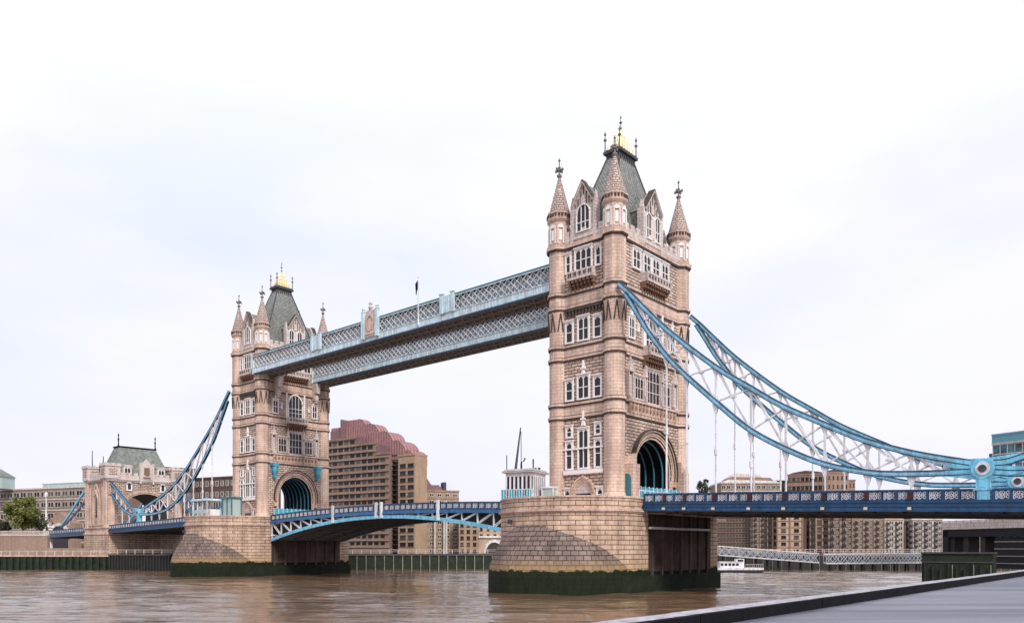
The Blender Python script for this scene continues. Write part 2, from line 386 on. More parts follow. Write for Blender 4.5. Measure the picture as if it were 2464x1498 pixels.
# ------------------------------------------------------------------ main tower
HW, HD = 4.33, 7.88          # turret centre offsets
WX, WY = 4.85, 8.38          # wall planes
ZP = 10.8
def turret(root, x, y):
    t = MB()
    t.lathe(x, y, [(1.62, ZP), (1.62, ZP + .5), (1.45, ZP + .9), (1.3, ZP + 1.3), (1.3, 29.4)], 18)
    t.lathe(x, y, [(1.3, 29.4), (1.3, 33.0), (1.42, 35.8)], 16)
    t.lathe(x, y, [(1.42, 35.8), (1.42, 43.8), (1.4, 47.4), (1.44, 47.5)], 8, R(22.5))
    o = t.build('turret', 'ashlar', root)
    z = MB()             # pointed dark chevrons where the round shaft turns octagonal
    for k in range(8):
        a = R(45 * k); 
        for da in (-14, 14):
            r0, r1 = 1.36, 1.47
            p = (x + r1 * math.cos(a), y + r1 * math.sin(a), 35.5); q = (x + r0 * math.cos(a + R(da)), y + r0 * math.sin(a + R(da)), 33.2)
            z.bar(p, q, .12, .1)
    z.build('chevron_carving', 'dark_stone', o)
    pn = MB()            # blind panels high on the turret
    for k in range(8):
        a = R(45 * k); r = 1.33
        c = Vector((x + r * math.cos(a), y + r * math.sin(a), 0)); tn = Vector((-math.sin(a), math.cos(a), 0)); nn = Vector((math.cos(a), math.sin(a), 0))
        M = lambda u, zz, d: c + tn * u + nn * d + Vector((0, 0, zz))
        for uu in (-.36, .36): pn.pbox(M, uu - .05, uu + .05, 44.6, 46.9, 0, .1)
        pn.prism([(-.36, 46.6), (.36, 46.6), (.36, 46.9), (0, 47.1), (-.36, 46.9)], M, 0, .1)
        pn.pbox(M, -.2, .2, 45.0, 46.3, 0, .04)
    pn.build('blind_panel', 'white_stone', o)
    b = MB(); b.lathe(x, y, [(1.44, 47.45), (1.66, 47.75), (1.66, 48.0), (1.6, 48.0), (1.6, 48.45), (1.7, 48.5), (1.7, 48.7)], 8, R(22.5))
    b.build('spire_collar', 'ashlar', o)
    cc = MB()
    for k in range(24):
        a = R(15 * k + 7); cc.bar((x + 1.55 * math.cos(a), y + 1.55 * math.sin(a), 48.05), (x + 1.55 * math.cos(a), y + 1.55 * math.sin(a), 48.42), .17, .2)
    cc.build('collar_corbels', 'dark_stone', o)
    s = MB(); s.lathe(x, y, [(1.5, 48.7), (.14, 53.7)], 8, R(22.5)); sp = s.build('spire', 'spire_stone', o)
    for k in range(5): pass
    f = MB(); f.lathe(x, y, [(.16, 53.5), (.34, 53.8), (.34, 53.95), (.13, 54.1), (.1, 54.8), (.22, 54.95), (.08, 55.1), (.07, 55.7), (.17, 55.85), (.03, 56.2)], 8)
    f.bar((x - .55, y, 54.6), (x + .55, y, 54.6), .2, .22); f.bar((x, y - .55, 54.6), (x, y + .55, 54.6), .2, .22)
    for dx, dy in ((.55, 0), (-.55, 0), (0, .55), (0, -.55)): f.lathe(x + dx, y + dy, [(.05, 54.4), (.17, 54.6), (.05, 54.85)], 6)
    f.build('finial', 'finial_grey', o)
    rc = MB()
    for z0 in (30.2, 29.2): pass
    return o

def string(root, z, h=.3, proud=.2, mat='ashlar', under=True, name='string_course'):
    s = MB()
    e = HD - 1.2; f = HW - 1.2
    for sg in (-1, 1):
        s.box(-f, f, sg * WY - (proud if sg < 0 else 0), sg * WY + (proud if sg > 0 else 0), z - h / 2, z + h / 2)
        s.box(sg * WX - (proud if sg < 0 else 0), sg * WX + (proud if sg > 0 else 0), -e, e, z - h / 2, z + h / 2)
    n = 16 if z < 34 else 8; ph = 0 if z < 34 else R(22.5); r = 1.3 if z < 34 else 1.44
    for x in (-HW, HW):
        for y in (-HD, HD): s.lathe(x, y, [(r - .05, z - h * .6), (r + proud, z - h / 2), (r + proud, z + h / 2), (r - .05, z + h * .6)], n, ph)
    s.cur = 1  # sooty strips thickened into drawn outlines below and above the course
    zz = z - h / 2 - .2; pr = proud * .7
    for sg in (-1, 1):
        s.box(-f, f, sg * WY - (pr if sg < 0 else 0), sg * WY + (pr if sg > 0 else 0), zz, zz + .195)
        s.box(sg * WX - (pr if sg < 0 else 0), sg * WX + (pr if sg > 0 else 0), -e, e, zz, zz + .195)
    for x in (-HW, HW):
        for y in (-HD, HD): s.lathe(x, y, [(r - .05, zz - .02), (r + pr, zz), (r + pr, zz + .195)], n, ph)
    zt = z + h / 2 + .002; pr = proud * .5
    for sg in (-1, 1):
        s.box(-f, f, sg * WY - (pr if sg < 0 else 0), sg * WY + (pr if sg > 0 else 0), zt, zt + .11)
        s.box(sg * WX - (pr if sg < 0 else 0), sg * WX + (pr if sg > 0 else 0), -e, e, zt, zt + .11)
    for x in (-HW, HW):
        for y in (-HD, HD): s.lathe(x, y, [(r + pr, zt), (r + pr, zt + .07), (r - .05, zt + .13)], n, ph)
    return s.build(name, [mat, 'dark_stone'], root)

def gable(root, M, hw, zb, zs, za, wins, back):
    g = MB()
    pts = [(-hw, zb), (hw, zb), (hw, zs), (0, za), (-hw, zs)]
    g.prism(pts, M, -.7, 0.15)
    for sg in (-1, 1):      # buttresses, pinnacles and coping
        g.pbox(M, sg * (hw + .22) - .22, sg * (hw + .22) + .22, zb, zs + .1, -.6, .32)
        g.prism([(sg * (hw + .22) - .24, zs + .1), (sg * (hw + .22) + .24, zs + .1), (sg * (hw + .22), zs + 1.2)], M, -.3, .2)
        p = M(sg * (hw + .1), zs - .05, .1); q = M(0, za + .12, .1)
        g.bar(p, q, .9, .22)
        g.cur = 1; g.bar((p[0], p[1], p[2] + .15), (q[0], q[1], q[2] + .15), .96, .07); g.cur = 0  # dark bar drawn along the coping as its outline
    g.pbox(M, -hw, hw, zb + .2, zb + .9, .15, .3)
    g.prism([(-.35, zs - .2), (.35, zs - .2), (.35, zs + .7), (0, zs + 1.1), (-.35, zs + .7)], M, .15, .28)
    o = g.build('gable', ['pale_stone', 'dark_stone'], root)
    rf = MB()
    rf.prism([(-hw - .15, zs), (hw + .15, zs), (0, za)], M, -back, -.72)
    rf.pbox(M, -hw, hw, zb, zs, -back, -.72)
    rf.build('gable_roof', 'slate', o)
    tr = MB()
    for k in range(7):
        u = -hw * .8 + hw * 1.6 * k / 6; zt = zs + (za - zs) * (1 - abs(u) / hw) - .5
        tr.pbox(M, u - .05, u + .05, zs - .2, max(zt, zs), .15, .24)
    tr.build('tracery', 'dark_stone', o)
    for (a, c, z0, z1, li) in wins: window(o, lambda u, z, d: M(u, z, d + .15), a, c, z0, z1, li, 1, .13, arched=True)
    return o

def balcony(root, M, u0, u1, z0, z1, dep):
    b = MB()
    b.pbox(M, u0, u1, z0, z0 + .25, 0, dep); b.pbox(M, u0, u1, z1 - .2, z1, 0, dep)
    b.pbox(M, u0, u1, z0 + .25, z1 - .2, dep - .22, dep - .08)
    n = max(3, int((u1 - u0) / .7))
    for k in range(n + 1):
        u = u0 + (u1 - u0) * k / n; b.pbox(M, u - .08, u + .08, z0 + .2, z1 + .05, dep - .2, dep + .04)
    for u in (u0, u1 - .15): b.pbox(M, u, u + .15, z0 + .25, z1 - .2, 0, dep - .1)
    o = b.build('balcony', 'pale_stone', root)
    c = MB(); n = max(4, int((u1 - u0) / .55))
    for k in range(n):
        u = u0 + .2 + (u1 - u0 - .4) * k / (n - 1)
        c.prism([(u - .13, z0), (u + .13, z0), (u + .1, z0 - 1.3), (u - .1, z0 - 1.3)], M, 0, dep * .3)
        c.pbox(M, u - .14, u + .14, z0 - .75, z0, 0, dep * .65); c.pbox(M, u - .16, u + .16, z0 - .35, z0, 0, dep * .92)
    c.pbox(M, u0 + .1, u1 - .1, z0 - 1.45, z0 - .05, 0, .05)
    c.build('corbel', 'carved_dark', o)
    q = MB()
    for k in range(int((u1 - u0) / .35)):
        u = u0 + .18 + .35 * k; q.prism([(u - .12, z0 + .65), (u, z0 + .38), (u + .12, z0 + .65), (u, z0 + .92)], M, dep - .08, dep + .0)
    q.build('quatrefoils', 'dark_stone', o)

def niche(root, M, u, z0, z1, w=.8):
    n = MB()
    n.prism([(u - w * .5, z0), (u + w * .5, z0), (u + w * .25, z0 - .7), (u - w * .25, z0 - .7)], M, 0, .5)
    for sg in (-1, 1): n.pbox(M, u + sg * w * .5 - .09, u + sg * w * .5 + .09, z0, z1 - 1.3, 0, .4)
    n.prism([(u - w * .65, z1 - 1.5), (u + w * .65, z1 - 1.5), (u, z1)], M, 0, .5)
    n.prism([(u - .12, z1 - .3), (u + .12, z1 - .3), (u, z1 + .7)], M, .1, .35)
    n.pbox(M, u - w * .2, u + w * .2, z0, z1 - 1.9, .02, .3)
    o = n.build('statue_niche', 'pale_stone', root)
    d = MB(); d.pbox(M, u - w * .5 + .1, u + w * .5 - .1, z0 + .05, z1 - 1.5, .0, .015); d.build('niche_shade', 'dark_stone', o)  # flat dark sheet stands for the shade inside the niche

def tower(name, label):
    root = thing(name, label, 'bridge tower', (0, 0, 0), 0, 'main towers of the bridge', zb=ZP)
    A, SPR, n = 4.25, 15.1, 20           # arch half width, springing height
    RZ = 4.25
    arcp = [(A, ZP)] + arc(0, SPR, A, RZ, 0, 180, n) + [(-A, ZP)]
    ZT = 44.0
    # body with a tunnel through it, in two stone textures
    b = MB()
    for sx in (-1, 1):
        X = sx * WX
        for sg in (-1, 1): b.add([(X, sg * A, ZP), (X, sg * WY, ZP), (X, sg * WY, 22), (X, sg * A, 22)], [(0, 1, 2, 3)])
        pts = arc(0, SPR, A, RZ, 0, 180, n)
        for k in range(n):
            (u0, z0), (u1, z1) = pts[k], pts[k + 1]
            b.add([(X, u0, z0), (X, u1, z1), (X, u1, 22), (X, u0, 22)], [(0, 1, 2, 3)])
        b.add([(X, -WY, 22), (X, WY, 22), (X, WY, ZT), (X, -WY, ZT)], [(0, 1, 2, 3)])
    for sy in (-1, 1): b.add([(-WX, sy * WY, ZP), (WX, sy * WY, ZP), (WX, sy * WY, ZT), (-WX, sy * WY, ZT)], [(0, 1, 2, 3)])
    b.add([(-WX, -WY, ZT), (WX, -WY, ZT), (WX, WY, ZT), (-WX, WY, ZT)], [(0, 1, 2, 3)])
    b.build('wall', 'rough_stone', root)
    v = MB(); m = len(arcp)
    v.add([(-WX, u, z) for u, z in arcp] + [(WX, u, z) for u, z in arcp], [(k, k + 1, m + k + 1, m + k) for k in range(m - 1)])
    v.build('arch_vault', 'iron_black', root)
    for k in range(7):
        rb = MB(); x = -WX + .9 + 1.32 * k
        inn = [(A - .28, ZP + .2)] + arc(0, SPR, A - .28, RZ - .28, 0, 180, 16) + [(-A + .28, ZP + .2)]
        out = [(A - .01, ZP + .2)] + arc(0, SPR, A - .01, RZ - .01, 0, 180, 16) + [(-A + .01, ZP + .2)]
        rb.strip(inn, out, lambda u, z, d: (x + d, u, z), 0, .09)
        rb.build('vault_rib', 'rib_blue', root)
    # smooth ashlar bands between the string courses
    for (z0, z1) in ((22.0, 23.65), (29.5, 31.1), (36.1, 37.9)):
        s = MB()
        for sg in (-1, 1):
            s.box(-3.3, 3.3, sg * WY - (.05 if sg < 0 else 0), sg * WY + (.05 if sg > 0 else 0), z0, z1)
            s.box(sg * WX - (.05 if sg < 0 else 0), sg * WX + (.05 if sg > 0 else 0), -6.9, 6.9, z0, z1)
        s.build('ashlar_band', 'ashlar', root)
    for x in (-HW, HW):
        for y in (-HD, HD): turret(root, x, y)
    for z in (22.0, 23.65, 29.5, 31.1, 36.1, 37.9): string(root, z)
    string(root, 44.0, .5, .32, 'ashlar', name='cornice')
    FY, FX, FXN = face_y(WY), face_x(WX), face_xn(WX)
    # ---------------- river face
    cb = MB()
    for k in range(11): cb.pbox(FY, -2.6 + .52 * k - .13, -2.6 + .52 * k + .13, 34.9, 35.5, 0, .3)
    cb.pbox(FY, -2.9, 2.9, 35.5, 35.75, 0, .34)
    cb.build('corbel_table', 'dark_stone', root)
    for u0, u1, z0, z1, li in ((-2.7, -1.75, 31.6, 34.1, 1), (-.75, .75, 31.6, 34.4, 2), (1.7, 2.65, 31.6, 34.1, 1),
                               (-2.7, -1.75, 24.2, 26.6, 1), (-.8, .8, 24.2, 27.0, 2), (1.7, 2.65, 24.2, 26.6, 1),
                               (-2.6, -1.9, 19.5, 20.7, 1), (1.9, 2.6, 19.5, 20.7, 1),
                               (-2.65, -1.85, 15.4, 18.7, 1), (-.7, .7, 15.4, 20.2, 2), (1.85, 2.65, 15.4, 18.7, 1),
                               (-2.9, -2.2, 11.2, 12.6, 1), (2.2, 2.9, 11.2, 12.6, 1),
                               (-2.7, -2.1, 40.6, 42.8, 1), (-1.2, 1.2, 40.5, 43.1, 3), (2.0, 2.6, 40.6, 42.8, 1)):
        window(root, FY, u0, u1, z0, z1, li, 1, .2)
    sl = MB(); sl.pbox(FY, -3.1, 3.1, 14.6, 15.15, 0, .3); sl.pbox(FY, -3.1, 3.1, 17.75, 17.95, .03, .27)
    sl.build('window_sill', 'white_stone', root)
    for z in (21.0, 27.4):
        k = MB(); k.prism([(-.3, z - .3), (.3, z - .3), (.12, z + .3), (.12, z + 1.2), (0, z + 1.6), (-.12, z + 1.2), (-.12, z + .3)], FY, 0, .3)
        k.pbox(FY, -.35, .35, z + .45, z + .65, .02, .36)
        k.build('window_crest', 'white_stone', root)
    balcony(root, FY, -2.0, 1.9, 39.2, 40.3, .9)
    # pointed doorway
    d = MB()
    def ogive(w, h, z0, zs): return [(w, z0), (w, zs), (w * .86, zs + h * .42), (w * .5, zs + h * .78), (0, zs + h), (-w * .5, zs + h * .78), (-w * .86, zs + h * .42), (-w, zs), (-w, z0)]
    for k, (wi, wo) in enumerate(((1.2, 1.45), (1.45, 1.7), (1.7, 1.9))):
        d.strip(ogive(wi, wi * 1.15, ZP, 12.2), ogive(wo, wo * 1.15, ZP, 12.2), FY, 0, .2 + .13 * k)
    dw = d.build('doorway', 'ashlar', root)
    t = MB(); t.prism(ogive(1.2, 1.38, 12.1, 12.2), FY, 0, .1); t.build('tympanum', 'pale_stone', dw)
    t = MB(); t.pbox(FY, -1.15, 1.15, ZP, 12.1, .0, .08); t.build('door', 'glass', dw)
    # ---------------- bridge-axis faces
    for M in (FX, FXN):
        am = MB()
        for k, (ri, ro) in enumerate(((4.25, 4.55), (4.55, 4.85), (4.85, 5.15), (5.15, 5.5))):
            am.strip([(ri, 13.4 if k > 1 else ZP)] + arc(0, SPR, ri, ri, 0, 180, 24) + [(-ri, 13.4 if k > 1 else ZP)],
                     [(ro, 13.4 if k > 1 else ZP)] + arc(0, SPR, ro, ro, 0, 180, 24) + [(-ro, 13.4 if k > 1 else ZP)], M, 0, .14 + .13 * k)
        am.build('arch_moulding', 'ashlar', root)
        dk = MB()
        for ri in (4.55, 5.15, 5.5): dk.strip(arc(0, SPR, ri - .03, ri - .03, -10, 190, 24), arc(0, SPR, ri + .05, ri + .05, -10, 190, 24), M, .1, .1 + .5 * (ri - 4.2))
        dk.build('moulding_shade_line', 'dark_stone', root)  # raised dark strips draw the shade lines between the arch orders
    M = FX
    # big oriel window with statue niches
    for u0, u1, z0, z1, li in ((-4.3, -2.4, 24.2, 26.9, 3), (-1.6, 1.6, 24.0, 28.2, 4), (2.4, 4.3, 24.2, 26.9, 3)):
        window(root, M, u0, u1, z0, z1, li, 1 if z1 < 28 else 2, .2, mat='pale_stone')
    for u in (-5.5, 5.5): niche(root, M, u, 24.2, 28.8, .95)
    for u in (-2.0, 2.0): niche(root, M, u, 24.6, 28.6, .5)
    rl = MB(); rl.pbox(M, -6.3, 6.3, 23.55, 23.8, .0, .55); rl.pbox(M, -5.6, 5.6, 22.2, 23.5, .05, .26)
    for k in range(14): rl.pbox(M, -5.6 + .86 * k - .07, -5.6 + .86 * k + .07, 22.1, 23.6, .1, .4)
    o = rl.build('balustrade', 'ashlar', root)
    q = MB()
    for k in range(13): 
        u = -5.17 + .86 * k; q.prism([(u - .3, 22.85), (u, 22.45), (u + .3, 22.85), (u, 23.25)], M, .26, .33)
    q.build('carved_panel', 'carved_dark', o)
    balcony(root, M, -2.4, 2.4, 29.9, 31.1, 1.3)
    window(root, M, -5.6, -4.5, 31.7, 34.2, 2, 1, .2); window(root, M, 4.5, 5.6, 31.7, 34.2, 2, 1, .2)
    window(root, M, -1.7, 1.7, 31.3, 33.8, 4, 2, .26, arched=True)
    for u in (-2.3, 2.3):
        k = MB(); k.pbox(M, u - .14, u + .14, 31.1, 36.0, 0, .3); k.build('pilaster', 'white_stone', root)
    for u in (-3.5, 3.5, -5.05, 5.05):
        k = MB(); z = 34.9 if abs(u) > 4 else 33.0
        k.prism([(u - .22, z - .3), (u + .22, z - .3), (u + .1, z + .3), (u, z + 1.0), (u - .1, z + .3)], M, 0, .25); k.build('window_crest', 'white_stone', root)
    balcony(root, M, -2.9, 2.9, 39.2, 40.4, 1.2)
    for u in (-4.6, -2.1, .1, 2.4):
        window(root, M, u - .1, u + 1.5, 40.7, 43.0, 2, 1, .2)
    # parapet with battlements
    p = MB()
    for sg in (-1, 1):
        ya, yb = sorted((sg * (WY + .12), sg * (WY - .3))); xa, xb = sorted((sg * (WX + .12), sg * (WX - .3)))
        p.box(-3.1, 3.1, ya, yb, 44.25, 45.15); p.box(xa, xb, -6.6, 6.6, 44.25, 45.15)
        for k in range(5): 
            u = -2.7 + 1.35 * k; p.box(u - .42, u + .42, ya, yb, 45.15, 45.85)
        for k in range(10):
            u = -6.1 + 1.355 * k; p.box(xa, xb, u - .42, u + .42, 45.15, 45.85)
    p.build('parapet', 'pale_stone', root)
    # gables
    gable(root, lambda u, z, d: (u, -(WY + d - .1), z), 1.55, 44.3, 48.9, 51.5, [(-.95, .95, 45.4, 47.6, 3)], 4.5)
    gable(root, lambda u, z, d: (-u, (WY + d - .1), z), 1.55, 44.3, 48.9, 51.5, [], 4.5)
    gable(root, lambda u, z, d: (WX + d - .1, u, z), 2.0, 44.3, 48.9, 51.7, [(-1.6, -.5, 45.3, 47.9, 2), (.5, 1.6, 45.3, 47.9, 2)], 3.0)
    gable(root, lambda u, z, d: (-(WX + d - .1), u, z), 2.0, 44.3, 48.9, 51.7, [], 3.0)
    # steep hipped roof with gold crown
    r = MB()
    lv = [(44.2, 3.9, 7.2), (45.2, 3.5, 6.6), (50.5, 2.45, 4.6), (57.4, .95, 1.75)]
    for (z0, a0, b0), (z1, a1, b1) in zip(lv, lv[1:]):
        r.hexa([(-a0, -b0, z0), (a0, -b0, z0), (a0, b0, z0), (-a0, b0, z0), (-a1, -b1, z1), (a1, -b1, z1), (a1, b1, z1), (-a1, b1, z1)])
    r.build('roof', 'slate', root)
    hp = MB()
    for sx in (-1, 1):
        for sy in (-1, 1):
            for (z0, a0, b0), (z1, a1, b1) in zip(lv[1:], lv[2:]): hp.tube([(sx * a0, sy * b0, z0), (sx * a1, sy * b1, z1)], .13, 6)
    hp.build('hip_roll', 'grey_dark', root)
    c = MB(); c.box(-1.05, 1.05, -1.9, 1.9, 57.4, 57.75); c.box(-1.35, 1.35, -2.2, 2.2, 57.75, 58.1); c.box(-1.2, 1.2, -2.05, 2.05, 58.1, 58.3)
    for k in range(7):
        for sg in (-1, 1): 
            y = -1.6 + .53 * k; c.box(sg * 1.08 - .08, sg * 1.08 + .08, y - .1, y + .1, 56.8, 57.4)
    c.build('roof_cornice', 'grey_dark', root)
    g = MB(); g.hexa([(-.9, -1.6, 58.3), (.9, -1.6, 58.3), (.9, 1.6, 58.3), (-.9, 1.6, 58.3), (-.06, -.12, 61.6), (.06, -.12, 61.6), (.06, .12, 61.6), (-.06, .12, 61.6)])
    for k in range(6):
        for sg in (-1, 1):
            y = -1.5 + .6 * k; g.lathe(sg * 1.0, y, [(.16, 58.3), (.14, 58.9), (.02, 59.5)], 5)
    for lz in (59.1, 59.9, 60.7):
        f = (61.6 - lz) / 3.3
        for k in range(4):
            u = (-1 + 2 * k / 3)
            g.lathe(u * .9 * f, -1.66 * f, [(.14, lz - .1), (.02, lz + .4)], 5); g.lathe(.95 * f, u * 1.6 * f, [(.14, lz - .1), (.02, lz + .4)], 5)
            g.lathe(u * .9 * f, 1.66 * f, [(.14, lz - .1), (.02, lz + .4)], 5); g.lathe(-.95 * f, u * 1.6 * f, [(.14, lz - .1), (.02, lz + .4)], 5)
    g.build('gold_crown', 'gold', root)
    f = MB(); f.lathe(0, 0, [(.1, 61.3), (.07, 61.6), (.2, 61.75), (.06, 61.95), (.05, 62.3), (.24, 62.5), (.06, 62.7), (.04, 63.0), (.13, 63.15), (.02, 63.5)], 6)
    f.build('finial', 'finial_grey', root)
    for sx in (-1, 1):
        for sy in (-1, 1):
            f = MB(); f.lathe(sx * 1.15, sy * 2.0, [(.2, 58.1), (.1, 58.5), (.09, 59.5), (.26, 59.75), (.08, 59.95), (.07, 60.3), (.19, 60.45), (.02, 60.9)], 6)
            f.build('corner_finial', 'finial_grey', root)
    return root

T1 = tower('bridge_tower', 'tall stone gothic bridge tower nearest the camera, right of the walkways')
T2 = copy_tree(T1); T2.location.x = -82.3; T2.scale = (1, .89, 1)
T2['label'] = 'smaller-looking farther gothic bridge tower at the left end of the walkways'
for y in (-5.6, 5.6):
    s = MB(); s.lathe(5.5, y, [(.3, 19.4), (.62, 20.2), (.62, 21.2)], 6); s.box(4.85, 6.1, y - .7, y + .7, 21.2, 21.8); s.box(5.0, 5.9, y - .3, y + .3, 19.0, 19.4)
    o = s.build('signal_box', 'cyan_paint', T2)

for y in (-4.9, 4.9):
    s = MB(); s.prism([(y - .45, 36.6), (y + .45, 36.6), (y + .6, 38.6), (y - .6, 38.6)], lambda u, z, d: (4.9 + d, u, z), 0, 1.6)
    s.prism([(y - .35, 35.2), (y + .35, 35.2), (y + .45, 36.6), (y - .45, 36.6)], lambda u, z, d: (4.9 + d, u, z), 0, .7); s.lathe(5.9, y, [(.1, 34.6), (.45, 35.2), (.5, 35.8), (.1, 36.3)], 8)
    s.build('walkway_bracket', 'pale_stone', T2)
# teal door hut and porch blocks beside the near arch
pb = MB(); pb.box(4.95, 6.6, -7.2, -5.7, ZP, 15.6); pb.prism([(-7.2, 15.6), (-5.7, 15.6), (-5.7, 17.0)], lambda u, z, d: (4.95 + d, u, z), 0, 1.2); po = pb.build('arch_buttress', 'ashlar', T1)
pb = MB(); pb.box(4.95, 6.4, 5.6, 7.0, ZP, 15.4); pb.prism([(5.6, 15.4), (7.0, 15.4), (5.6, 16.8)], lambda u, z, d: (4.95 + d, u, z), 0, 1.1)
pb.build('arch_buttress', 'ashlar', T1)
pd = MB(); pd.prism([(5.1, ZP)] + [(6.3, ZP)] + arc(5.7, 13.6, .6, .8, 0, 180, 8), lambda u, z, d: (u, -7.2 - d, z), 0, .08); pd.build('side_door', 'teal_paint', po)

# ------------------------------------------------------------------ piers
PW, PY0, PRY, PEND = 9.2, -11.0, 8.2, 9.8
def nose(w, yc, ry, n=36, x0=-1, e=1.0):
    pts = []
    for k in range(n + 1):
        a = math.pi * k / n; c = math.cos(a); s_ = math.sin(a)
        pts.append((math.copysign(abs(c) ** e, c) * w * x0 * -1 * -1 if False else -w * math.copysign(abs(c) ** e, c), yc - ry * abs(s_) ** e))
    return pts
def pier(label):
    root = thing('bridge_pier', label, 'bridge pier', (0, 0, 0), 0, 'river piers under the main towers', zb=-3)
    pts = nose(PW, PY0, PRY) + [(PW, PEND), (-PW, PEND)]
    b = MB(); b.outline(pts, -3, 9.3, top=False); 
    b.outline(pts, 9.75, 11.0, top=True); b.build('pier_body', 'pier_stone', root)
    m = MB()
    def ring(z0, z1, g):
        p2 = nose(PW + g, PY0, PRY + g) + [(PW + g, PEND + g), (-PW - g, PEND + g)]; m.outline(p2, z0, z1, top=True)
        m.add([(x, y, z0) for x, y in p2], [tuple(range(len(p2)))])
    ring(9.3, 9.45, .16); ring(9.45, 9.6, .3); ring(9.6, 9.75, .16); ring(11.0, 11.2, .12)
    m.build('pier_moulding', 'ashlar', root)
    f = MB(); g = .32
    p3 = nose(PW + g, PY0, PRY + g + .5) + [(PW + g, PEND + g), (-PW - g, PEND + g)]
    f.outline(p3, -3, 1.95, top=True); f.build('pier_footing', 'weed_green', root)
    c = MB(); zz = [-3, 1.9, 2.6, 3.4, 4.2, 5.0, 5.8, 6.5, 7.2, 7.9]
    for k in range(len(zz) - 1):
        def ff(z): return 1.0 - .30 * max(0, (z - 1.9) / 6.0) ** 1.7
        base = [(-9.2 * (1 - u ** 2.5) ** .8, -12.2 - 10.6 * u) for u in [k_ / 16 for k_ in range(17)]] + [(9.2 * (1 - u ** 2.5) ** .8, -12.2 - 10.6 * u) for u in [1 - k_ / 16 for k_ in range(1, 17)]]
        c.outline(base, zz[k], zz[k + 1], top=False, f0=ff(zz[k]), f1=ff(zz[k + 1]), cen=(0, -12.2), closed=False)
    c.build('cutwater_cap', 'cap_stone', root, smooth=False)
    # ribbed panel on both long faces: deck shade put into the colour, with stains
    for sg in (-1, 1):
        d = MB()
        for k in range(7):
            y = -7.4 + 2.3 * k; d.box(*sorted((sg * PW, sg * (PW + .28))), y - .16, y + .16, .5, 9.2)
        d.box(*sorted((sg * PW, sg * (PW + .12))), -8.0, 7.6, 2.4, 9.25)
        d.build('deck_shade_panel', 'shaded_stained_stone', root)
    pr = MB(); pr.tube([(PW + .5, -8.4, 7.6), (PW + .5, 6.5, 7.6)], .16, 8)
    for y in (-8, -3, 2, 6.2): pr.bar((PW, y, 7.6), (PW + .5, y, 7.6), .12)
    pr.build('service_pipe', 'white_paint', root)
    sc_ = MB(); sc_.box(-3.2 - .2, -3.2 + .2, -19.15, -18.6, 8.1, 8.6); sc_.build('drain_spout', 'grey_dark', root)
    return root
P1 = pier('massive stone river pier with dark domed cutwater, under the nearer tower')
P2 = copy_tree(P1); P2.location.x = -82.3; P2['label'] = 'stone river pier with green tide line, under the farther tower'

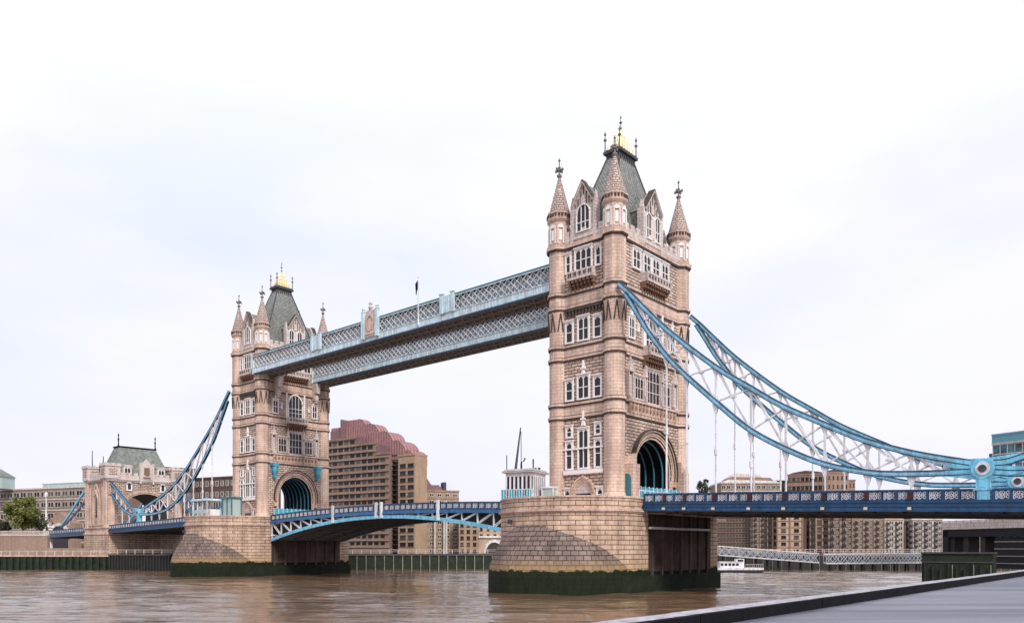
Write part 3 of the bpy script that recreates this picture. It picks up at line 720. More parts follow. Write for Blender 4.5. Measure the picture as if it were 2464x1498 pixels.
# ------------------------------------------------------------------ high walkways
def walkway(label, yn, x0, x1, near):
    """yn: outer plane (towards camera), inner at yn+3.7"""
    ZB, ZT = 38.9, 42.3; yw = 3.7; L = x1 - x0; cx = (x0 + x1) / 2
    root = thing('high_walkway', label, 'walkway', (cx, yn, 0), 0, 'high level walkways between the towers', zb=38.9)
    hl = L / 2
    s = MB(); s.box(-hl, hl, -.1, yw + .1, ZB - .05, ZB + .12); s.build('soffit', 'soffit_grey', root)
    r = MB(); n = int(L / 1.9)
    for k in range(n):
        xa = -hl + L * k / n; xb = -hl + L * (k + 1) / n
        r.bar((xa, .35, ZB - .12), (xb, yw - .35, ZB - .12), .16, .14); r.bar((xb, .35, ZB - .17), (xa, yw - .35, ZB - .17), .16, .1)
    for y in (.2, yw / 2, yw - .2): r.box(-hl, hl, y - .1, y + .1, ZB - .25, ZB - .05)
    r.build('soffit_bracing', 'soffit_rib', root)
    bb = MB()
    for y in (-.22, yw + .02):
        bb.box(-hl, hl, y, y + .2, ZB, ZB + 1.0); bb.box(-hl, hl, y - .08, y + .28, ZB + .95, ZB + 1.08)
    bb.build('bottom_girder', 'pale_blue_paint', root)
    dk = MB()
    for y in (-.3, yw + .02): dk.box(-hl, hl, y, y + .3, ZB - .22, ZB - .02)
    dk.build('girder_flange', 'navy_paint', root)
    nr = MB(); n = int(L / 1.25)
    for y in (-.26,):
        for k in range(n): 
            x = -hl + L * (k + .5) / n; nr.box(x - .04, x + .04, y, y + .05, ZB + .05, ZB + .95)
    nr.build('girder_stiffener', 'white_paint', root)
    # criss-cross lattice
    zb, zt = ZB + 1.08, ZT - .22; h = zt - zb; n = int(round(L / (h * .55)))
    step = L / n
    for y in (-.05, yw + .05):
        la = MB()
        for k in range(-3, n):
            for (sa, yy) in ((1, y), (-1, y + .04)):
                for off in (0,):
                    xa = -hl + step * k; xb = xa + step * 2
                    za, zc = (zb, zt) if sa > 0 else (zt, zb)
                    a, c = xa, xb
                    if c <= -hl or a >= hl: continue
                    t0 = max(0, (-hl - a) / (c - a)); t1 = min(1, (hl - a) / (c - a))
                    la.bar((a + (c - a) * t0, yy, za + (zc - za) * t0), (a + (c - a) * t1, yy, za + (zc - za) * t1), .06, .2, up=(0, 1, 0))
        la.build('lattice', 'white_paint', root)
    bk = MB(); n2 = int(L / step)
    for y in (.05,):
        for k in range(n2 + 1):
            x = -hl + step * k; bk.box(x - .035, x + .035, y, y + .05, zb, zt)
        bk.box(-hl, hl, .05, .1, (zb + zt) / 2 - .04, (zb + zt) / 2 + .04)
    bk.box(-hl, hl, yw * .5, yw * .5 + .1, ZB + .2, ZB + 1.9)
    bk.build('inner_panel', 'pale_blue_paint', root)
    gl = MB(); gl.box(-hl + .1, hl - .1, .55, .6, ZB + 1.0, ZT - .2); gl.box(-hl + .1, hl - .1, yw - .6, yw - .55, ZB + 1.0, ZT - .2); gl.build('glazing', 'pale_glass', root)
    rf = MB(); rf.prism([(-.3, ZT - .02), (yw + .3, ZT - .02), (yw + .3, ZT + .14), (yw / 2, ZT + .45), (-.3, ZT + .14)], lambda u, z, d: (d, u, z), -hl, hl)
    rf.build('roof', 'teal_paint', root)
    tr = MB()
    for y in (-.24, yw + .1): tr.box(-hl, hl, y, y + .14, ZT - .24, ZT - .03)
    tr.build('top_rail', 'pale_blue_paint', root)
    # paired pilasters
    for X in ((-57.6, -24.6) if near else ()):
        p = MB(); x = X - cx
        for dx in (-1.15, 1.15): p.box(x + dx - .3, x + dx + .3, -.55, -.2, ZB + .9, ZT + .35); p.box(x + dx - .42, x + dx + .42, -.62, -.18, ZT + .35, ZT + .5)
        p.box(x - .85, x + .85, -.42, -.24, ZB + 1.0, ZT + .1)
        for k in range(3): p.box(x - .5 + .4 * k, x - .42 + .4 * k, -.48, -.42, ZB + 1.2, ZT - .1)
        p.build('pilaster', 'pale_blue_paint', root)
    e_ = MB(); e_.box(-hl - .35, -hl, -.35, yw + .3, ZB - .2, ZT - .9); e_.box(hl, hl + .35, -.3, yw + .3, ZB - .2, ZT + .1); e_.build('end_frame', 'pale_blue_paint', root)
    if near:
        c = MB(); x = -42.5 - cx
        for dx in (-1.75, 1.75):
            c.box(x + dx - .3, x + dx + .3, -.7, -.15, ZB + .4, ZT + 1.3); c.lathe(x + dx, -.4, [(.3, ZT + 1.3), (.42, ZT + 1.45), (.15, ZT + 1.6), (.34, ZT + 1.95), (.05, ZT + 2.3)], 8)
        cr_ = c.build('crest_post', 'pale_blue_paint', root)
        c = MB(); c.prism([(x - 1.4, ZB + .6), (x + 1.4, ZB + .6), (x + 1.4, ZT - .2), (x + 1.1, ZT + .9), (x, ZT + 1.9), (x - 1.1, ZT + .9), (x - 1.4, ZT - .2)], lambda u, z, d: (u, -d, z), .2, .45)
        c.lathe(x, -.33, [(.3, ZT + 1.7), (.42, ZT + 2.0), (.18, ZT + 2.3), (.34, ZT + 2.6), (.04, ZT + 3.0)], 8)
        for sg in (-1, 1): c.lathe(x + sg * .85, -.35, [(.1, ZT + 1.0), (.25, ZT + 1.3), (.04, ZT + 1.7)], 6)
        cb = c.build('coat_of_arms', 'pale_stone', root)
        c = MB()
        c.strip(arc(x, ZT - .6, .75, 1.1, 0, 360, 16), arc(x, ZT - .6, .95, 1.3, 0, 360, 16), lambda u, z, d: (u, -d, z), .45, .6)
        c.prism([(x - .45, ZT - 1.2), (x, ZT - 1.7), (x + .45, ZT - 1.2), (x + .45, ZT), (x - .45, ZT)], lambda u, z, d: (u, -d, z), .45, .58)
        for k in range(6): c.lathe(x - 1.1 + .44 * k, -.5, [(.05, ZB + .9), (.16, ZB + 1.1), (.03, ZB + 1.4)], 5)
        c.build('heraldic_carving', 'ashlar', cb)
    return root
walkway('nearer high walkway, blue and white lattice with a carved coat of arms on its side', -8.35, -78.4, -4.9, True)
walkway('farther high walkway, seen behind and below the one with the coat of arms', 4.35, -77.4, -4.9, False)
fp = thing('flagpole', 'thin white flagpole with a limp dark flag on the nearer high walkway', 'flagpole', (-30.95, -8.7, 0), 0, None, zb=39.2)
k = MB(); k.tube([(0, 0, 39.2), (0, 0, 46.5)], [.11, .06], 8); k.lathe(0, 0, [(.02, 46.4), (.12, 46.55), (.02, 46.7)], 6); k.build('pole', 'white_paint', fp)
k = MB()
for i in range(4):
    for j in range(8): pass
pts = [(-.1 - .62 * t, .05 * math.sin(9 * t)) for t in [0, .25, .5, .75, 1]]
for a in range(4):
    x0, y0 = pts[a]; x1, y1 = pts[a + 1]
    k.add([(x0, y0, 46.1 - a * .12), (x1, y1, 46.0 - a * .12), (x1 + .1, y1 + .05, 44.9 - a * .35), (x0 + .1, y0 + .05, 45.2 - a * .35)], [(0, 1, 2, 3)])
    k.add([(x0, y0 + .04, 46.1 - a * .12), (x1, y1 + .04, 46.0 - a * .12), (x1 + .1, y1 + .09, 44.9 - a * .35), (x0 + .1, y0 + .09, 45.2 - a * .35)], [(3, 2, 1, 0)])
k.build('flag', 'iron_black', fp)

# ------------------------------------------------------------------ decks
def parapet_panels(root, x0, x1, zf, ys, side='both'):
    """blue frame posts, rails and white ornate lattice filling; zf(x) = top height"""
    L = x1 - x0; n = max(1, int(round(L / 1.32))); st_ = L / n
    for y in ys:
        fr = MB(); lt = MB(); bkp = MB()
        for k in range(n):
            xa = x0 + st_ * k; xb = xa + st_; za = zf(xa); zb_ = zf(xb)
            def Q(x, dz): return zf(x) + dz
            for (d0, d1, t) in ((-.14, 0, .28), (-1.15, -.98, .3)):
                fr.hexa([(xa, y - t / 2, za + d0), (xb, y - t / 2, zb_ + d0), (xb, y + t / 2, zb_ + d0), (xa, y + t / 2, za + d0),
                         (xa, y - t / 2, za + d1), (xb, y - t / 2, zb_ + d1), (xb, y + t / 2, zb_ + d1), (xa, y + t / 2, za + d1)])
            w = .30 if k % 3 == 0 else .16
            fr.box(xa - w / 2, xa + w / 2, y - .13, y + .13, za - 1.0, za - .12)
            zm = (za + zb_) / 2; xm = (xa + xb) / 2; t = .07
            bkp.hexa([(xa, y + .05, za - 1.0), (xb, y + .05, zb_ - 1.0), (xb, y + .08, zb_ - 1.0), (xa, y + .08, za - 1.0),
                      (xa, y + .05, za - .12), (xb, y + .05, zb_ - .12), (xb, y + .08, zb_ - .12), (xa, y + .08, za - .12)])
            xl, xr = xa + .2, xb - .14
            yy = y - .02
            for (p, q) in (((xl, zm - .93), (xr, zm - .2)), ((xr, zm - .93), (xl, zm - .2)), ((xl, zm - .56), (xr, zm - .56)), ((xm, zm - .95), (xm, zm - .18)),
                           ((xl, zm - .93), (xl, zm - .2)), ((xr, zm - .93), (xr, zm - .2)), ((xm, zm - .93), (xl, zm - .56)), ((xl, zm - .56), (xm, zm - .2)), ((xm, zm - .2), (xr, zm - .56)), ((xr, zm - .56), (xm, zm - .93))):
                lt.bar((p[0], yy, p[1]), (q[0], yy, q[1]), .06, t, up=(0, 1, 0))
        fr.build('parapet_frame', 'navy_paint', root); lt.build('parapet_lattice', 'white_paint', root); bkp.build('parapet_backing', 'deck_blue', root)

def side_span(label, x0, x1, z0, z1, lamps):
    """road deck between tower and bank; top of parapet runs from z0 at x0 to z1 at x1"""
    root = thing('bridge_deck', label, 'bridge deck', (x0, 0, 0), 0, 'road decks of the bridge', zb=min(z0, z1) - 2)
    L = x1 - x0
    zf = lambda x: z0 + (z1 - z0) * x / L
    a, b_ = sorted((0, L))
    def slab(m, y0, y1, d0, d1):
        m.hexa([(a, y0, zf(a) + d0), (b_, y0, zf(b_) + d0), (b_, y1, zf(b_) + d0), (a, y1, zf(a) + d0), (a, y0, zf(a) + d1), (b_, y0, zf(b_) + d1), (b_, y1, zf(b_) + d1), (a, y1, zf(a) + d1)])
    m = MB(); slab(m, -6.1, 6.1, -1.5, -1.1); m.build('roadway', 'asphalt', root)
    m = MB(); slab(m, -9.1, -6.1, -1.5, -.98); slab(m, 6.1, 9.1, -1.5, -.98); m.build('footway', 'soffit_rib', root)
    m = MB()
    for sg in (-1, 1): slab(m, *sorted((sg * 9.1, sg * 9.32)), -1.95, -1.17)
    m.build('fascia_girder', 'deck_blue', root)
    m = MB()
    for sg in (-1, 1):
        slab(m, *sorted((sg * 9.0, sg * 9.55)), -1.25, -1.16); slab(m, *sorted((sg * 9.0, sg * 9.5)), -1.62, -1.5); slab(m, *sorted((sg * 9.0, sg * 9.5)), -2.08, -1.95)
    m.build('girder_flange', 'navy_paint', root)
    m = MB(); slab(m, -8.6, 8.6, -1.75, -1.55)
    for y in (-8.3, -4, 0, 4, 8.3): slab(m, y - .3, y + .3, -2.25, -1.6)
    n = int(abs(L) / 2.6)
    for k in range(n):
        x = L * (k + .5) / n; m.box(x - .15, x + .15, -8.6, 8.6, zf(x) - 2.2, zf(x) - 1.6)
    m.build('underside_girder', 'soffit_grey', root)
    parapet_panels(root, a, b_, zf, (-9.15, 9.15))
    for X in lamps:
        x = X - x0; z = zf(x)
        sh = MB(); sh.box(x - .2, x + .2, -9.42, -9.3, z - .98, z - .2); sh.build('shield_panel', 'maroon_paint', root)
        lm = MB(); lm.box(x - .14, x + .14, -9.75, -9.5, z - 1.93, z - 1.66); lm.build('deck_lamp', 'lamp_glass', root)
    return root
HX = [12.2, 14.8, 18.4, 22.5, 26.3, 30.3, 34.4, 38.3]
D1 = side_span('long blue road deck running right from the nearer tower', 9.4, 74, 11.64, 9.5, HX)
D2 = side_span('blue road deck between the farther tower and the small bank tower', -91.7, -144.7, 12.2, 10.95, [])
D3 = side_span('short blue road deck left of the small bank tower', -158.4, -190, 10.6, 10.2, [])

# bascule span: two leaves
def leaf(label, x0, x1):
    root = thing('bascule_leaf', label, 'bascule leaf', (x0, 0, 0), 0, 'opening leaves of the centre span', zb=7)
    L = x1 - x0; N = 10
    top = lambda x: 11.45 + .8 * (1 - (1 - x / L) ** 2)
    bot = lambda x: 6.75 + 3.5 * (1 - (1 - x / L) ** 2)
    a, b_ = sorted((0, L)); xs = [L * k / N for k in range(N + 1)]
    m = MB(); nn = MB(); dk = MB(); wb = MB(); so = MB(); rd = MB()
    for k in range(N):
        xa, xb = xs[k], xs[k + 1]
        for sg in (-1, 1):
            y0, y1 = sorted((sg * 7.9, sg * 8.3))
            def sl(M_, f, d0, d1, ya, yb): M_.hexa([(xa, ya, f(xa) + d0), (xb, ya, f(xb) + d0), (xb, yb, f(xb) + d0), (xa, yb, f(xa) + d0), (xa, ya, f(xa) + d1), (xb, ya, f(xb) + d1), (xb, yb, f(xb) + d1), (xa, yb, f(xa) + d1)])
            sl(m, bot, -.28, .28, y0, y1); sl(dk, top, -1.62, -1.15, *sorted((sg * 7.85, sg * 8.45)))
            y = sg * 8.1
            zt0, zt1 = top(xa) - 1.6, top(xb) - 1.6; zb0, zb1 = bot(xa) + .25, bot(xb) + .25
            if zt0 - zb0 > .25:
                wb.bar((xa, y, zb0), (xa, y, zt0), .2, .2)
                if zt1 - zb1 > .1: 
                    q_ = .42 * L / abs(L)
                    wb.bar((xa, y, zt0), (xb - q_, y, zb1), .13, .13); wb.bar((xa + q_, y, zt0), (xb, y, zb1), .13, .13)
        so.hexa([(xa, -7.8, bot(xa) - .05), (xb, -7.8, bot(xb) - .05), (xb, 7.8, bot(xb) - .05), (xa, 7.8, bot(xa) - .05), (xa, -7.8, bot(xa) + .12), (xb, -7.8, bot(xb) + .12), (xb, 7.8, bot(xb) + .12), (xa, 7.8, bot(xa) + .12)])
        rd.hexa([(xa, -8.2, top(xa) - 1.45), (xb, -8.2, top(xb) - 1.45), (xb, 8.2, top(xb) - 1.45), (xa, 8.2, top(xa) - 1.45), (xa, -8.2, top(xa) - 1.2), (xb, -8.2, top(xb) - 1.2), (xb, 8.2, top(xb) - 1.2), (xa, 8.2, top(xa) - 1.2)])
    m.build('bottom_chord', 'sky_blue_paint', root); dk.build('top_chord', 'deck_blue', root); wb.build('truss_web', 'white_paint', root)
    so.build('soffit', 'soffit_rib', root); rd.build('roadway', 'asphalt', root)
    xr = MB()
    for k in range(N * 2):
        x = L * (k + .5) / (N * 2); xr.bar((x, -7.8, bot(x) - .16), (x, 7.8, bot(x) - .16), .22, .2)
    for y in (-7.6, -4, 0, 4, 7.6):
        for k in range(N): xr.bar((xs[k], y, bot(xs[k]) - .12), (xs[k + 1], y, bot(xs[k + 1]) - .12), .25, .25)
    xr.build('soffit_bracing', 'soffit_grey', root)
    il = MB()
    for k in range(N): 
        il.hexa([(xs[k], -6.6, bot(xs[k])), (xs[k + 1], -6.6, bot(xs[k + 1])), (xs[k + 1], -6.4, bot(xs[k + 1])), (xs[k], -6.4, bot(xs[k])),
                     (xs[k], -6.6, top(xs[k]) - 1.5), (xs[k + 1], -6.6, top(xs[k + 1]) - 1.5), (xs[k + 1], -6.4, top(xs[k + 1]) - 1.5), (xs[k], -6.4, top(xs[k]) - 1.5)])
    il.build('inner_backdrop', 'grey_dark', root)  # solid dark backdrop added to blacken the gaps in the truss web
    parapet_panels(root, a, b_, top, (-8.15, 8.15))
    ps = MB()
    for x in ((L * .62, L * .99) if L > 0 else (L * .55, L * .97)): ps.box(x - .22, x + .22, -8.6, -8.32, bot(x) - .2, top(x) + .35)
    ps.build('ornamental_post', 'white_paint', root)
    return root
leaf('right half of the low centre span, joined to the nearer pier', -9.5, -41.0)
leaf('left half of the low centre span, joined to the farther pier', -72.7, -41.06)

# ------------------------------------------------------------------ suspension chains
def chain(label, x0, sgn, U, L, HXs, node, tailU, tailL, deckz, y):
    root = thing('suspension_chain', label, 'suspension chain', (x0, y, 0), 0, 'trussed suspension chains', zb=10)
    def P3(p): return (sgn * p[0], 0, p[1])
    def chordm(pts, hh, w, M):
        for a, b_ in zip(pts, pts[1:]): M.bar(P3(a), P3(b_), w, hh, up=(0, 0, 1))
    def smooth(pts, n=4):
        out = []
        for i in range(len(pts) - 1):
            p0 = pts[max(i - 1, 0)]; p1 = pts[i]; p2 = pts[i + 1]; p3 = pts[min(i + 2, len(pts) - 1)]
            for k in range(n):
                t = k / n
                out.append(tuple(.5 * ((2 * p1[j]) + (-p0[j] + p2[j]) * t + (2 * p0[j] - 5 * p1[j] + 4 * p2[j] - p3[j]) * t * t + (-p0[j] + 3 * p1[j] - 3 * p2[j] + p3[j]) * t ** 3) for j in (0, 1)))
        return out + [pts[-1]]
    def offs(pts, d):
        o = []
        for i, p in enumerate(pts):
            a = pts[max(i - 1, 0)]; c = pts[min(i + 1, len(pts) - 1)]; dx, dz = c[0] - a[0], c[1] - a[1]; l = math.hypot(dx, dz); o.append((p[0] - dz / l * d, p[1] + dx / l * d))
        return o
    def interp(pts, x):
        for a, c in zip(pts, pts[1:]):
            if a[0] <= x <= c[0]: return a[1] + (c[1] - a[1]) * (x - a[0]) / (c[0] - a[0])
        return pts[-1][1]
    for nm, tab in (('upper_chord', U), ('lower_chord', L), ('tail_upper_chord', tailU), ('tail_lower_chord', tailL)):
        pts = smooth(tab); t = MB(); chordm(pts, .38, .3, t)
        o = t.build(nm, 'sky_blue_paint', root)
        f = MB(); chordm(offs(pts, .24), .10, .44, f); chordm(offs(pts, -.24), .10, .44, f); f.build('chord_flange', 'navy_paint', o)
        if nm == 'upper_chord' or nm == 'lower_chord':
            h_ = MB(); chordm(offs(pts, .0), .07, .36, h_); h_.build('chord_mid_rail', 'pale_blue_paint', o)  # pale line along the middle of the chord
    US, LS = smooth(U), smooth(L)
    w = MB(); xs = [8.6, 10.4] + HXs + [HXs[-1] + 2.8]
    for i, x in enumerate(xs):
        zu, zl = interp(US, x), interp(LS, x)
        if zu - zl > .8: w.bar(P3((x, zl)), P3((x, zu)), .22, .2, up=(0, 1, 0))
        if i + 1 < len(xs):
            x2 = xs[i + 1]; zu2, zl2 = interp(US, x2), interp(LS, x2)
            w.bar(P3((x, zu)), P3((x2, zl2)), .24, .24, up=(0, 1, 0)); w.bar(P3((x, zl)), P3((x2, zu2)), .15, .15, up=(0, 1, 0))
            mx_, mz = (x + x2) / 2, (zu + zl2 + zl + zu2) / 4
            w.bar(P3((mx_ - .3, mz)), P3((mx_ + .3, mz)), .2, .34, up=(0, 1, 0))
        for zz, d in ((zu, -1), (zl, 1)):
            w.prism([(sgn * (x - .5), zz), (sgn * (x + .5), zz), (sgn * (x + .12), zz + d * .9), (sgn * (x - .12), zz + d * .9)], lambda u, z, dd: (u, dd, z), -.08, .08)
    w.build('truss_web', 'white_paint', root); w = MB()
    for tu, tl in ((tailU, tailL),):
        tu, tl = smooth(tu), smooth(tl); xa = max(tu[0][0], tl[0][0]) + 1.5; xb = min(tu[-1][0], tl[-1][0]) - .5; n = 5
        for k in range(n):
            x = xa + (xb - xa) * k / n; x2 = xa + (xb - xa) * (k + 1) / n
            w.bar(P3((x, interp(tu, x))), P3((x2, interp(tl, x2))), .2, .2, up=(0, 1, 0)); w.bar(P3((x, interp(tl, x))), P3((x, interp(tu, x))), .2, .2, up=(0, 1, 0))
    w.build('tail_web', 'white_paint', root)
    for x in HXs + [sgn * 0 + node[0] + 5.5, node[0] + 9.5]:
        zl = interp(LS, x) if x < node[0] else interp(smooth(tailL), x)
        h = MB(); zd = deckz(x)
        if zl - zd < .6: continue
        h.tube([P3((x, zd - .9)), P3((x, zl - 1.1))], .11, 8); h.prism([(sgn * (x - .42), zl - .2), (sgn * (x + .42), zl - .2), (sgn * (x + .1), zl - 1.3), (sgn * (x - .1), zl - 1.3)], lambda u, z, dd: (u, dd, z), -.1, .1)
        zc = zd + (zl - zd) * .45
        if zl - zd > 6: h.tube([P3((x, zc - .35)), P3((x, zc + .35))], .2, 8)
        h.build('hanger', 'white_paint', root)
    # pin joint
    nx, nzz = sgn * node[0], node[1]
    g = MB()
    g.tube([(nx, -.42, nzz), (nx, .42, nzz)], .92, 20); 
    for dx in (-1, 1):
        up_, dn = (.62, -.22) if dx * sgn < 0 else (.95, -.25)
        g.prism([(nx + dx * .3, nzz + .95), (nx + dx * 3.0, nzz + up_ + .25), (nx + dx * 3.0, nzz + up_ - .3), (nx + dx * 1.7, nzz + .12), (nx + dx * 3.0, nzz + dn + .28), (nx + dx * 3.0, nzz + dn - .28), (nx + dx * .3, nzz - .95)], lambda u, z, d: (u, d, z), -.21, .21)
    j = g.build('pin_joint', 'sky_blue_paint', root)
    g = MB()
    for yy in (-.5, .42): g.tube([(nx, yy, nzz), (nx, yy + .08, nzz)], .58, 20)
    g.build('joint_ring', 'white_paint', j)
    g = MB()
    for yy in (-.6, .5): g.tube([(nx, yy, nzz), (nx, yy + .1, nzz)], .34, 16)
    g.build('joint_boss', 'grey_dark', j)
    g = MB()
    zd = deckz(node[0])
    g.box(nx - .55, nx + .55, -.35, .35, zd - 1.1, nzz - .8); g.box(nx - .75, nx + .75, -.42, .42, zd - .15, zd + .05); g.box(nx - .3, nx + .3, -.4, .4, zd + .1, nzz - .8)
    g.build('joint_post', 'sky_blue_paint', root)
    return root
U1 = [(5.6, 37.3), (7.2, 35.75), (9.5, 33.3), (12.64, 30.15), (18.3, 25.3), (22.5, 22.35), (25.8, 20.1), (30.1, 17.75), (34.1, 15.7), (38.6, 14.05), (43.2, 12.85)]
L1 = [(6.5, 36.0), (8.0, 33.6), (9.6, 31.0), (12.2, 27.5), (14.8, 24.75), (18.7, 21.1), (22.5, 17.8), (26.7, 15.3), (30.4, 13.6), (34.7, 12.5), (38.6, 12.15), (43.2, 12.05)]
TU1 = [(45.0, 12.7), (47.2, 13.1), (54, 16.3), (64, 22)]; TL1 = [(45, 11.9), (48, 11.75), (54, 13.2), (64, 18.5)]
dz1 = lambda x: 11.64 - .0331 * (x - 9.4)
for y, lb in ((-8.9, 'light blue suspension chain sweeping down right of the nearer tower, in front'),
              (8.9, 'light blue suspension chain right of the nearer tower, beyond the road, partly hidden')):
    chain(lb, 0, 1, U1, L1, HX, (44.2, 12.25), TU1, TL1, dz1, y)
U2 = [(5.0, 36.6), (8, 33.7), (12, 30.2), (20.6, 23.9), (23.6, 21.95), (28.8, 19.1), (34.9, 16.9), (42.9, 14.8), (45.6, 14.1)]
L2 = [(5.6, 34.8), (8, 31.6), (12, 26.6), (20.6, 19.3), (26.3, 16.0), (31.2, 14.1), (35.7, 13.3), (42, 13.0), (45.6, 13.2)]
TU2 = [(47.4, 13.9), (50, 14.6), (56, 17.8), (62.6, 21.5)]; TL2 = [(47.4, 13.1), (50, 13.2), (56, 15.0), (62.4, 19)]
dz2 = lambda x: 12.2 - .0236 * (x - 9.4)
HX2 = [12, 16, 20, 24, 28, 32, 36, 40]
for y, lb in ((-8.7, 'blue suspension chain truss left of the farther tower, nearer the camera'),
              (8.2, 'blue suspension chain truss left of the farther tower, half hidden behind the nearer one')):
    chain(lb, -82.3, -1, U2, L2, HX2, (46.5, 13.55), TU2, TL2, dz2, y)
# back stays left of the small bank tower
for y, lb in ((-8.7, 'dark blue back stay left of the small bank tower, nearer side'), (8.2, 'dark blue back stay left of the small bank tower, far side')):
    r_ = thing('back_stay', lb, 'back stay', (-159, y, 0), 0, 'back stays behind the bank tower', zb=11)
    for nm, pts in (('upper_chord', [(0, 21.5), (-6, 18.6), (-13, 14.6), (-20, 11.2)]), ('lower_chord', [(0, 18.8), (-6, 15.8), (-13, 12.9), (-20, 10.9)])):
        q = MB()
        for a, c in zip(pts, pts[1:]): q.bar((a[0], 0, a[1]), (c[0], 0, c[1]), .35, .6)
        q.build(nm, 'navy_paint' if nm == 'lower_chord' else 'sky_blue_paint', r_)
    q = MB()
    for x in (-3, -6, -9, -12): q.bar((x, 0, 20 + .5 * x), (x - 2, 0, 17.2 + .5 * x), .2)
    q.build('truss_web', 'white_paint', r_)

